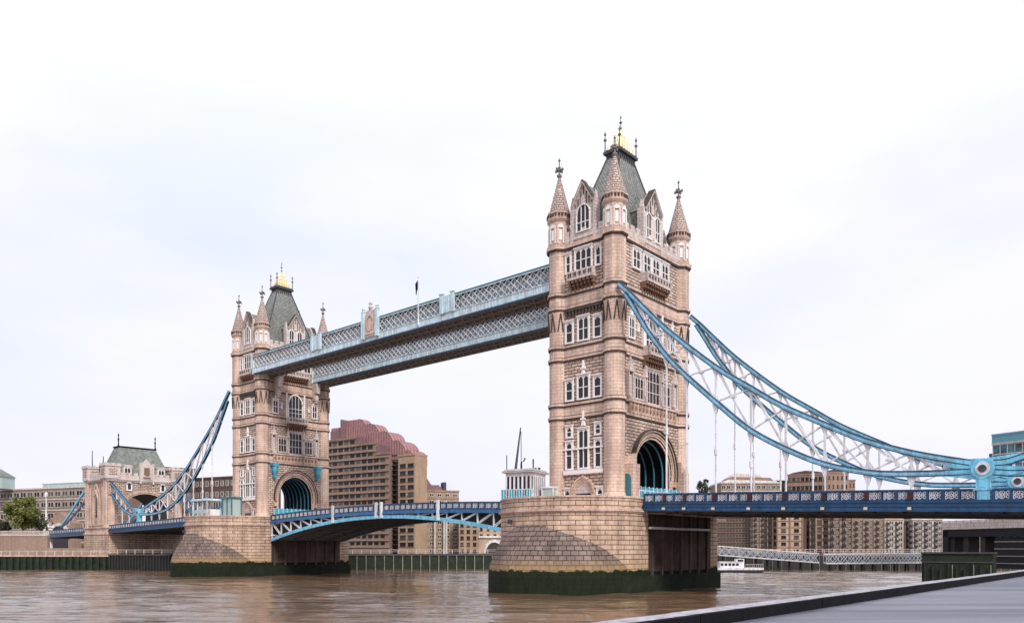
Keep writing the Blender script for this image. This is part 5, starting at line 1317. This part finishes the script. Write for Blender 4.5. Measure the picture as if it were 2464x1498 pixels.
# barrel roofs
def barrel(x0p, x1p, y0, y1, zt, rad, par):
    m_ = MB(); n = 12; xa, xb = xpx(x0p), xpx(x1p)
    prof = [(xb - rad + rad * math.sin(R(90 * k / n)), zt - rad + rad * math.cos(R(90 * k / n))) for k in range(n + 1)]
    pts = [(xa, zt - rad - 2), (xa, zt)] + prof + [(xb, zt - rad - 2)]
    m_.prism(pts, lambda uu, z, d: (uu, d, z), y0, y1); o_ = m_.build('barrel_roof', 'pink_metal', par)
    r_ = MB()
    k = y0 + .3
    for q0, q1 in zip(prof, prof[1:]):
        yy = y0 + .1
        while yy < y1:
            r_.bar((q0[0], yy, q0[1]), (q1[0], yy, q1[1]), .2, .2); yy += 1.5
    xx = xa + .5
    while xx < xb - .3:
        zz = zt if xx < xb - rad else zt - rad + math.sqrt(max(0, rad ** 2 - (xx - xb + rad) ** 2))
        r_.box(xx - .1, xx + .1, y0 - .12, y0, zt - rad - 2, zz - .1); xx += 1.1
    r_.build('standing_seams', 'pink_dark', o_)
barrel(815, 862, 3.6, 7, topz(1006) , 3.0, t); barrel(784, 900, 2.6, 7.4, topz(1022), 4.4, t); barrel(856, 936, 1.6, 7.8, topz(1045), 4.6, t)
barrel(905, 966, 1.2, 8.2, topz(1070), 4.6, t); barrel(936, 980, 1.8, 8.6, topz(1094), 2.6, t)
b = MB(); b.box(xpx(784), xpx(812), 2.2, 3, topz(1060), topz(1030)); b.box(xpx(813), xpx(818), 1.5, 4, topz(1058), topz(1005)); b.build('stair_tower', 'pink_dark', t)
b = MB(); b.box(xpx(862), xpx(880), -.1, .0, topz(1073), topz(1054)); b.box(xpx(908), xpx(930), -.1, 0, topz(1100), topz(1080)); b.build('louvre_panel', 'pink_dark', t)
b = MB(); b.box(xpx(937.5), xpx(964), 1.5, 7, ZL, topz(1097)); b.build('stair_glazing', 'far_glass', t)
b = MB()
for k in range(22): 
    z = ZL + 1.2 + k * 1.55
    if z < topz(1098): b.box(xpx(937.5), xpx(964), 1.0, 1.5, z, z + .3)
b.build('balcony_slab', 'dark_stone', t)
b = MB(); b.box(xpx(964), xpx(1000), -1.5, 4, ZL, topz(1111)); b.box(xpx(963.5), xpx(1000.5), -1.7, 4.2, topz(1111), topz(1111) + .6); b.build('wall', 'yellow_brick', t)
me2 = win_mesh(xpx(770 + 12), fl * .46, 'sill')
for k in range(13):
    for x in (974, 991):
        z = ZL + fl * k + fl * 1.1
        if z < topz(1122): o = bpy.data.objects.new('bay_window', me2); COL.objects.link(o); o.parent = t; o.location = (xpx(x), -1.5, z - ZL)
H_ = [building('brick_block', 'lower yellow brick block with dark pink roof right of the stepped hotel', 'building', 1010, 246, 1104, 250, 1182, 18, 'yellow_brick', 9, 5, 'framed', .6, .45, 'far_brick', 'plant')]
r = MB(); LL, HH = H_[0][1], H_[0][2]; r.prism([(LL * .0, HH), (LL * .62, HH), (LL * .55, HH + 1.6), (LL * .3, HH + 2.2), (LL * .2, HH + 4), (0, HH + 4)], lambda u, z, d: (u, d, z), .5, 12); r.build('mansard_roof', 'pink_dark', H_[0][0])
for x in (.36, .6, .66):
    r = MB(); r.tube([(LL * x, -1.0, ZL), (LL * x, -1.0, HH - 3)], .35, 8); r.build('drain_column', 'white_trim', H_[0][0])
building('brick_block', 'ochre brick flats with paired windows seen under the centre span', 'building', 1104, 242, 1150, 242, 1240, 16, 'yellow_brick', 6, 3, 'sill', .5, .45, None, None)
o, L, H = building('arched_house', 'cream rendered house with white ground floor arch, left of the nearer pier', 'building', 1150, 244, 1232, 244, 1246, 16, 'cream_render', 5, 5, 'sill', .35, .4, None, None, skip=2)
g = MB(); g.pbox(lambda u, z, d: (u, -d, z), 0, L, 8.4, 9.0, 0, .5); g.strip(arc(L * .48, 3.6, 2.6, 3.4, 180, 0, 14), arc(L * .48, 3.6, 3.3, 4.3, 180, 0, 14), lambda u, z, d: (u, -d, z), 0, .4); g.build('white_arch', 'white_paint', o)
g = MB(); g.prism(arc(L * .48, 3.6, 2.6, 3.4, 0, 180, 14), lambda u, z, d: (u, -d, z), 0, .08); g.build('arch_glazing', 'far_glass', o)

# right hand warehouses
building('terraced_offices', 'brown terraced office block, leftmost under the right hand deck', 'office building', 1660, 262, 1822, 254, 1196, 20, 'brown_concrete', 11, 22, 'dull', .8, .5, 'dark_stone', None)
RB = [
 ('curved_roof_block', 'stepped office block with curved pale terraces above the right hand deck', 1735, 285, 1880, 285, 1162, 16, 'brown_concrete', 9, 12, 'framed', .8, .5, 'white_trim'),
 ('warehouse', 'dark grey warehouse bay between brown offices and the beige flats', 1812, 252, 1846, 252, 1225, 18, 'brown_concrete', 8, 4, 'dull', .7, .55, None),
 ('warehouse', 'narrow brown warehouse left of the beige flats', 1846, 251, 1872, 250, 1236, 16, 'far_brick', 6, 2, 'sill', .55, .45, None),
 ('riverside_flats', 'plain beige flats with paired square windows under the right hand deck', 1870, 248, 1932, 247, 1236, 16, 'cream_render', 6, 2, 'sill', .36, .38, None),
 ('warehouse', 'tan brick warehouse immediately right of the beige flats', 1948, 247, 1994, 246, 1232, 16, 'yellow_brick', 6, 3, 'sill', .6, .5, None),
 ('warehouse', 'deep red-brown warehouse with close set window bays', 1994, 246, 2052, 244, 1200, 16, 'far_brick', 8, 4, 'dull', .62, .6, 'dark_stone'),
 ('warehouse', 'low tan warehouse in the middle of the right hand row', 2052, 244, 2128, 243, 1246, 16, 'yellow_brick', 6, 6, 'dull', .6, .55, None),
 ('warehouse', 'pale grid-fronted warehouse with white frames', 2128, 243, 2172, 243, 1250, 16, 'cream_render', 6, 4, 'framed', .8, .7, None),
 ('warehouse', 'dark recessed warehouse front between pale ones', 2172, 246, 2196, 246, 1246, 12, 'dark_brick', 6, 2, 'dull', .62, .6, None),
 ('warehouse', 'pale red-windowed warehouse at the right end of the row', 2196, 242, 2268, 240, 1250, 16, 'far_brick', 6, 6, 'framed', .75, .65, 'white_trim'),
 ('warehouse', 'warehouse seen through the dark jetty columns at right', 2300, 236, 2400, 236, 1262, 16, 'far_brick', 6, 7, 'dull', .6, .6, 'white_trim'),
 ('brick_block', 'ribbed brown block on the skyline above the deck', 1895, 296, 1990, 290, 1142, 16, 'brown_concrete', 9, 9, 'sill', .7, .4, None),
 ('brick_block', 'flat pinkish brick block on the skyline, right of the ribbed one', 1990, 292, 2042, 292, 1138, 14, 'far_brick', 9, 5, 'sill', .3, .3, None),
 ('brick_block', 'low dark block on the skyline behind the thin hangers', 1866, 300, 1900, 300, 1158, 14, 'dark_brick', 8, 4, 'dull', .5, .4, None),
 ('brick_block', 'lowest pinkish skyline block at the right end of the distant row', 2042, 296, 2058, 296, 1156, 12, 'far_brick', 8, 2, 'sill', .3, .3, None),
]
for (nm, lb, a_, d0, c_, d1, yt, dep, mat_, fl_, co, sty, wf, hf, bd_) in RB:
    o, L, H = building(nm, lb, 'building' if nm != 'warehouse' else 'warehouse', a_, d0, c_, d1, yt, dep, mat_, fl_, co, sty, wf, hf, bd_, None)
    if nm in ('warehouse', 'riverside_flats'):
        cw_ = L / co; fh_ = (H - ZL) / fl_
        rb_ = MB(); dk_ = MB()
        for k in range(co + 1):
            if k % 2 == 0 or co < 4: rb_.box(max(0, cw_ * k - .22), min(L, cw_ * k + .22), -.4, 0, ZL, H - .4)
        for k in range(1, fl_): rb_.box(0, L, -.22, 0, ZL + fh_ * k - .1, ZL + fh_ * k + .1)
        rb_.build('facade_rib', 'pale_stone' if 'pale' in lb else ('far_brick' if mat_ != 'far_brick' else 'yellow_brick'), o)
        for k in range(0, co, 2):
            for q in range(1, fl_): dk_.box(cw_ * (k + .5) - cw_ * .36, cw_ * (k + .5) + cw_ * .36, -.95, -.02, ZL + fh_ * q + .1, ZL + fh_ * q + .24); dk_.box(cw_ * (k + .5) - cw_ * .36, cw_ * (k + .5) + cw_ * .36, -.95, -.9, ZL + fh_ * q + .24, ZL + fh_ * q + .9)
        if nm == 'warehouse': dk_.build('iron_balconies', 'dark_timber', o)
        gp = MB(); gp.box(L - .5, L + 1.2, .3, 4, ZL, H - 1.5); gp.build('dark_gap', 'dark_brick', o)  # dark block added as a shaded gap beside the facade
    if nm == 'curved_roof_block':
        for k, (x0, x1, dz) in enumerate(((.05, .98, 1.4), (.12, .9, 2.6), (.2, .72, 3.9))):
            r = MB(); r.prism([(L * x0, H + dz - 1.4), (L * x1, H + dz - 1.4), (L * (x1 - .05), H + dz - .4), (L * (x0 + .08), H + dz)], lambda u, z, d: (u, d, z), 1 + k, 12); r.build('roof_terrace', 'brown_concrete' if k % 2 else 'white_trim', o)
    if 'ribbed' in lb:
        r = MB(); r.prism([(0, H + .5), (L, H + .5), (L * .8, H + 1.2), (L * .45, H + 1.8), (L * .15, H + 1.2)], lambda u, z, d: (u, d, z), 1, 12); r.build('roof', 'dark_brick', o)
# trees / rooftop clutter at the left of that skyline
for k, (x, y) in enumerate(((1672, 1152), (1690, 1148), (1706, 1144), (1720, 1150))):
    p = px_ground(x, 262); 
# glass office at right edge
a = px_ground(2390, 150); c = px_ground(2580, 138); u = c - a; L = u.length
t = thing('glass_office', 'teal glass office building at the right edge behind the chain joint', 'office building', tuple(a), math.atan2(u.y, u.x), None, zb=ZL)
H = hgt(1049, 150); b = MB(); b.box(0, L, 0, 14, ZL, H); b.build('glazing', 'teal_glass', t)
fr = MB()
for k in range(14):
    z = ZL + (H - ZL) * k / 13; fr.box(-.1, L + .1, -.2, 0, z - .1, z + .1)
k = 0
while k * 1.35 < L: fr.box(k * 1.35 - .07, k * 1.35 + .07, -.16, 0, ZL, H - 1.6); k += 1
fr.box(-.15, L + .15, -.35, 14.1, H - 1.7, H - 1.4); fr.build('facade_frame', 'white_trim', t)
b = MB(); b.box(-.15, L + .2, -.4, 14.2, H, H + .35); b.box(-.1, L, -.3, 0, H - 1.4, H); b.build('roof_band', 'roof_cyan', t)
b = MB(); b.box(-1.1, 0, .5, 4, ZL, H - 3.2); b.build('side_fin', 'teal_paint', t)

# ------------------------------------------------------------------ jetty with lattice footbridge
def jetty(label, p0, p1, zt0, zt1, hh, legs):
    o0 = px_ground(*p0); o1 = px_ground(*p1); u = o1 - o0; L = u.length
    t = thing('jetty_footbridge', label, 'footbridge', tuple(o0), math.atan2(u.y, u.x), 'white lattice jetty footbridges', zb=-2)
    f = lambda x: zt0 + (zt1 - zt0) * x / L
    ch = MB(); lt = MB()
    for y in (-.9, .9):
        for d in (0, -hh): ch.bar((0, y, f(0) + d), (L, y, f(L) + d), .22, .26)
        n = int(L / (hh * .75))
        for k in range(n):
            xa, xb = L * k / n, L * (k + 1) / n
            lt.bar((xa, y, f(xa)), (xb, y, f(xb) - hh), .1, .12); lt.bar((xa, y, f(xa) - hh), (xb, y, f(xb)), .1, .12); lt.bar((xa, y, f(xa)), (xa, y, f(xa) - hh), .08, .1)
    ch.build('chord', 'white_trim', t); lt.build('lattice', 'steel_grey', t)
    fl_ = MB(); fl_.bar((0, 0, f(0) - hh - .1), (L, 0, f(L) - hh - .1), 1.9, .2); fl_.build('floor', 'soffit_grey', t)
    lg = MB()
    for k in range(legs):
        x = L * (k + .5) / legs
        for y in (-.8, .8): lg.tube([(x, y, -2), (x, y, f(x) - hh - .15)], .22, 6)
    lg.build('pile_leg', 'dark_timber', t)
    return t
jetty('white lattice jetty footbridge sloping down from the nearer pier to the boat landing', (1728, 185), (1968, 183), hgt(1313, 185), hgt(1331, 183), 2.1, 9)
jetty('long level white lattice jetty footbridge left of the green dolphin', (1985, 183), (2222, 182), hgt(1332, 183), hgt(1330, 182), 2.2, 9)
t = thing('mooring_dolphin', 'dark green timber-clad mooring dolphin standing in the river at lower right', 'mooring dolphin', tuple(px_ground(2218, 126)), math.atan2(px_ground(2390, 120).y - px_ground(2218, 126).y, px_ground(2390, 120).x - px_ground(2218, 126).x), None, zb=-2)
L = (px_ground(2390, 120) - px_ground(2218, 126)).length
b = MB(); b.box(0, L, 0, 4, -2, 4.3); b.build('cladding', 'pile_green', t)
b = MB(); b.box(-.15, L + .15, -.2, 4.1, 4.3, 4.55); b.box(-.05, L + .05, -.12, 0, 2.9, 3.1); b.build('top_beam', 'grey_dark', t)
b = MB()
for k in range(9):
    x = .5 + (L - 1) * k / 8; b.box(x - .1, x + .1, -.25, 0, -2, 2.9 - (k % 3) * .5)
b.build('fender_timber', 'pile_light' if False else 'dark_timber', t)
b = MB()
for x in (4.4, 7.3, 9.6): b.box(x - .06, x + .06, -.34, -.25, -1, 2.6)
b.build('tide_ladder', 'pile_light', t)
# elevated dark landing stage behind it
a = px_ground(2268, 142); c = px_ground(2560, 120); u = c - a; L = u.length; rz = math.atan2(u.y, u.x)
t = thing('landing_stage', 'dark elevated landing stage with pale panelled parapet under the deck at right', 'landing stage', tuple(a), rz, None, zb=-2)
zt = hgt(1253, 142)
b = MB(); b.box(0, L, 0, 5, zt - 2.9, zt - 1.5); b.box(0, 1.2, 0, 5, -2, zt - 1.5); b.build('deck_beam', 'shed_dark', t)
b = MB()
for k in range(15):
    x0 = L * k / 15; b.box(x0 + .1, x0 + L / 15 - .12, -.1, -.04, zt - 1.4, zt - .25)
b.build('parapet_panel', 'pale_stone', t)
b = MB(); b.box(0, L, -.15, .05, zt - .2, zt); b.box(0, L, -.15, .05, zt - 1.55, zt - 1.42)
for k in range(16): x0 = L * k / 15; b.box(x0 - .06, x0 + .06, -.15, .05, zt - 1.5, zt + .1)
b.build('parapet_rail', 'white_trim', t)
for x in (1.6, 4.6, 8.0):
    b = MB(); b.box(x - .5, x + .5, .5, 3, -2, zt - 2.9); b.build('column', 'dark_timber', t)
b = MB(); b.box(L * .46, L, .3, 4.8, 1.8, zt - 3.0); b.build('shed_wall', 'shed_dark', t)
b = MB()
for k in range(4): b.box(L * .46, L, .2, .3, 2.6 + 1.2 * k, 2.75 + 1.2 * k)
b.build('shed_rail', 'soffit_rib', t)

# ------------------------------------------------------------------ boat
o0 = px_ground(1724, 168); o1 = px_ground(1838, 168); u = o1 - o0; L = u.length
t = thing('river_boat', 'small white passenger boat with dark hull moored behind the nearer pier', 'boat', tuple(o0), math.atan2(u.y, u.x), None, zb=-.5)
b = MB(); hb = [(0, -1.1), (L * .8, -1.2), (L * .95, -.6), (L, 0), (L * .95, .6), (L * .8, 1.2), (0, 1.1)]
hb = [(x, y * 1.4) for x, y in hb]; b.outline(hb, -.5, .55, top=True, f0=.94, cen=(L / 2, 0)); b.build('hull', 'hull_dark', t)
b = MB(); b.outline(hb, .55, 1.0, top=True); b.build('gunwale', 'white_paint', t)
b = MB(); b.box(L * .05, L * .5, -1.1, 1.1, 1.0, 2.2); b.box(L * .4, L * .56, -.9, .9, 1.0, 2.9); b.box(L * .03, L * .52, -1.2, 1.2, 2.2, 2.32); b.build('cabin', 'white_paint', t)
b = MB()
for k in range(5): x = L * (.09 + .08 * k); b.box(x - .28, x + .28, -1.14, -1.1, 1.45, 1.95)
b.box(L * .42, L * .54, -.94, -.9, 2.3, 2.75); b.build('cabin_window', 'glass', t)
b = MB()
for k in range(9): x = L * (.58 + .045 * k); b.tube([(x, -1.3, 1.0), (x, -1.3, 1.75)], .04, 5)
b.bar((L * .58, -1.3, 1.75), (L * .95, -1.0, 1.75), .06); b.tube([(L * .5, 0, 2.9), (L * .48, 0, 4.0)], .05, 5); b.build('rail', 'white_trim', t)

# ------------------------------------------------------------------ trees
def tree(name, label, p, h, rx, rz_, mat, nleaf, seed, trunk_h=.38, bare=False, zg=ZL, group='trees in front of the far left offices', tr=.35):
    rn = random.Random(seed)
    t = thing(name, label, 'tree', (p.x, p.y, 0), 0, group, zb=zg)
    b = MB(); th = h * trunk_h
    b.tube([(0, 0, zg), (.1, .05, zg + th * .5), (.0, .1, zg + th), (.1, 0, zg + h * .7)], [tr, tr * .8, tr * .65, tr * .25], 8)
    limbs = []
    for k in range(14 if not bare else 22):
        a = rn.uniform(0, 6.28); z0 = zg + th * rn.uniform(.75, 1.5); r = rx * rn.uniform(.5, .9); z1 = zg + h * rn.uniform(.55, .95)
        mid = (math.cos(a) * r * .45, math.sin(a) * r * .45, (z0 + z1) / 2 - .2)
        end = (math.cos(a) * r, math.sin(a) * r, z1)
        b.tube([(0, 0, z0), mid, end], [tr * .4, tr * .25, tr * .1], 5, cap=False); limbs.append(end)
        if bare:
            for q in range(3):
                a2 = a + rn.uniform(-.8, .8); b.tube([mid, (mid[0] + math.cos(a2) * r * .5, mid[1] + math.sin(a2) * r * .5, mid[2] + rn.uniform(.5, 2))], [.06, .03], 4, cap=False)
    b.build('trunk', 'bark', t)
    c = MB(); cl = []
    zc = zg + h * (1 + trunk_h) / 2; hz = h * (1 - trunk_h) / 2
    for k in range(46):
        while True:
            q = Vector((rn.uniform(-1, 1), rn.uniform(-1, 1), rn.uniform(-1, 1)))
            if .3 < q.length < 1: break
        cl.append((Vector((q.x * rx, q.y * rx, zc + q.z * hz)), rn.uniform(.16, .34) * rx))
    for k in range(nleaf):
        cc, rr = rn.choice(cl)
        v = Vector((rn.gauss(0, 1), rn.gauss(0, 1), rn.gauss(0, 1))).normalized() * rr * rn.uniform(.5, 1.05); q = cc + v
        s1 = rn.uniform(.14, .30); a = Vector((rn.gauss(0, 1), rn.gauss(0, 1), rn.gauss(0, 1))).normalized(); bb_ = a.cross(Vector((rn.gauss(0, 1), rn.gauss(0, 1), rn.gauss(0, 1)))).normalized()
        c.add([q - a * s1, q - bb_ * s1 * .7, q + a * s1, q + bb_ * s1 * .7], [(0, 1, 2, 3)])
    o = bpy.data.objects.new('crown', c.mesh('crown', mat, recalc=False)); COL.objects.link(o); o.parent = t; o.location.z = -zg
    return t
tree('broadleaf_tree', 'rounded yellow-green tree in front of the far left offices', px_ground(55, 203), hgt(1187, 203) - 7.8, 4.2, 5, 'leaves', 9000, 3, zg=7.8, trunk_h=.26)
tree('broadleaf_tree', 'low dark green tree at the left picture edge beside the rounded one', px_ground(4, 205), 5.0, 2.2, 4, 'leaves_dark', 3000, 5, zg=7.4)
tree('broadleaf_tree', 'nearly bare brown tree between the rounded tree and the lamp standard', px_ground(100, 206), 7.0, 2.4, 4, 'leaves_dark', 500, 8, bare=True, zg=7.0)
tree('broadleaf_tree', 'small dark shrubby tree on the skyline just right of the nearer tower', px_ground(1694, 252), hgt(1154, 252) - 20, 2.2, 4, 'leaves_dark', 1800, 9, zg=20.4, group='rooftop planting', trunk_h=.15)
g = MB(); p0 = px_ground(-60, 203); p1 = px_ground(118, 203);
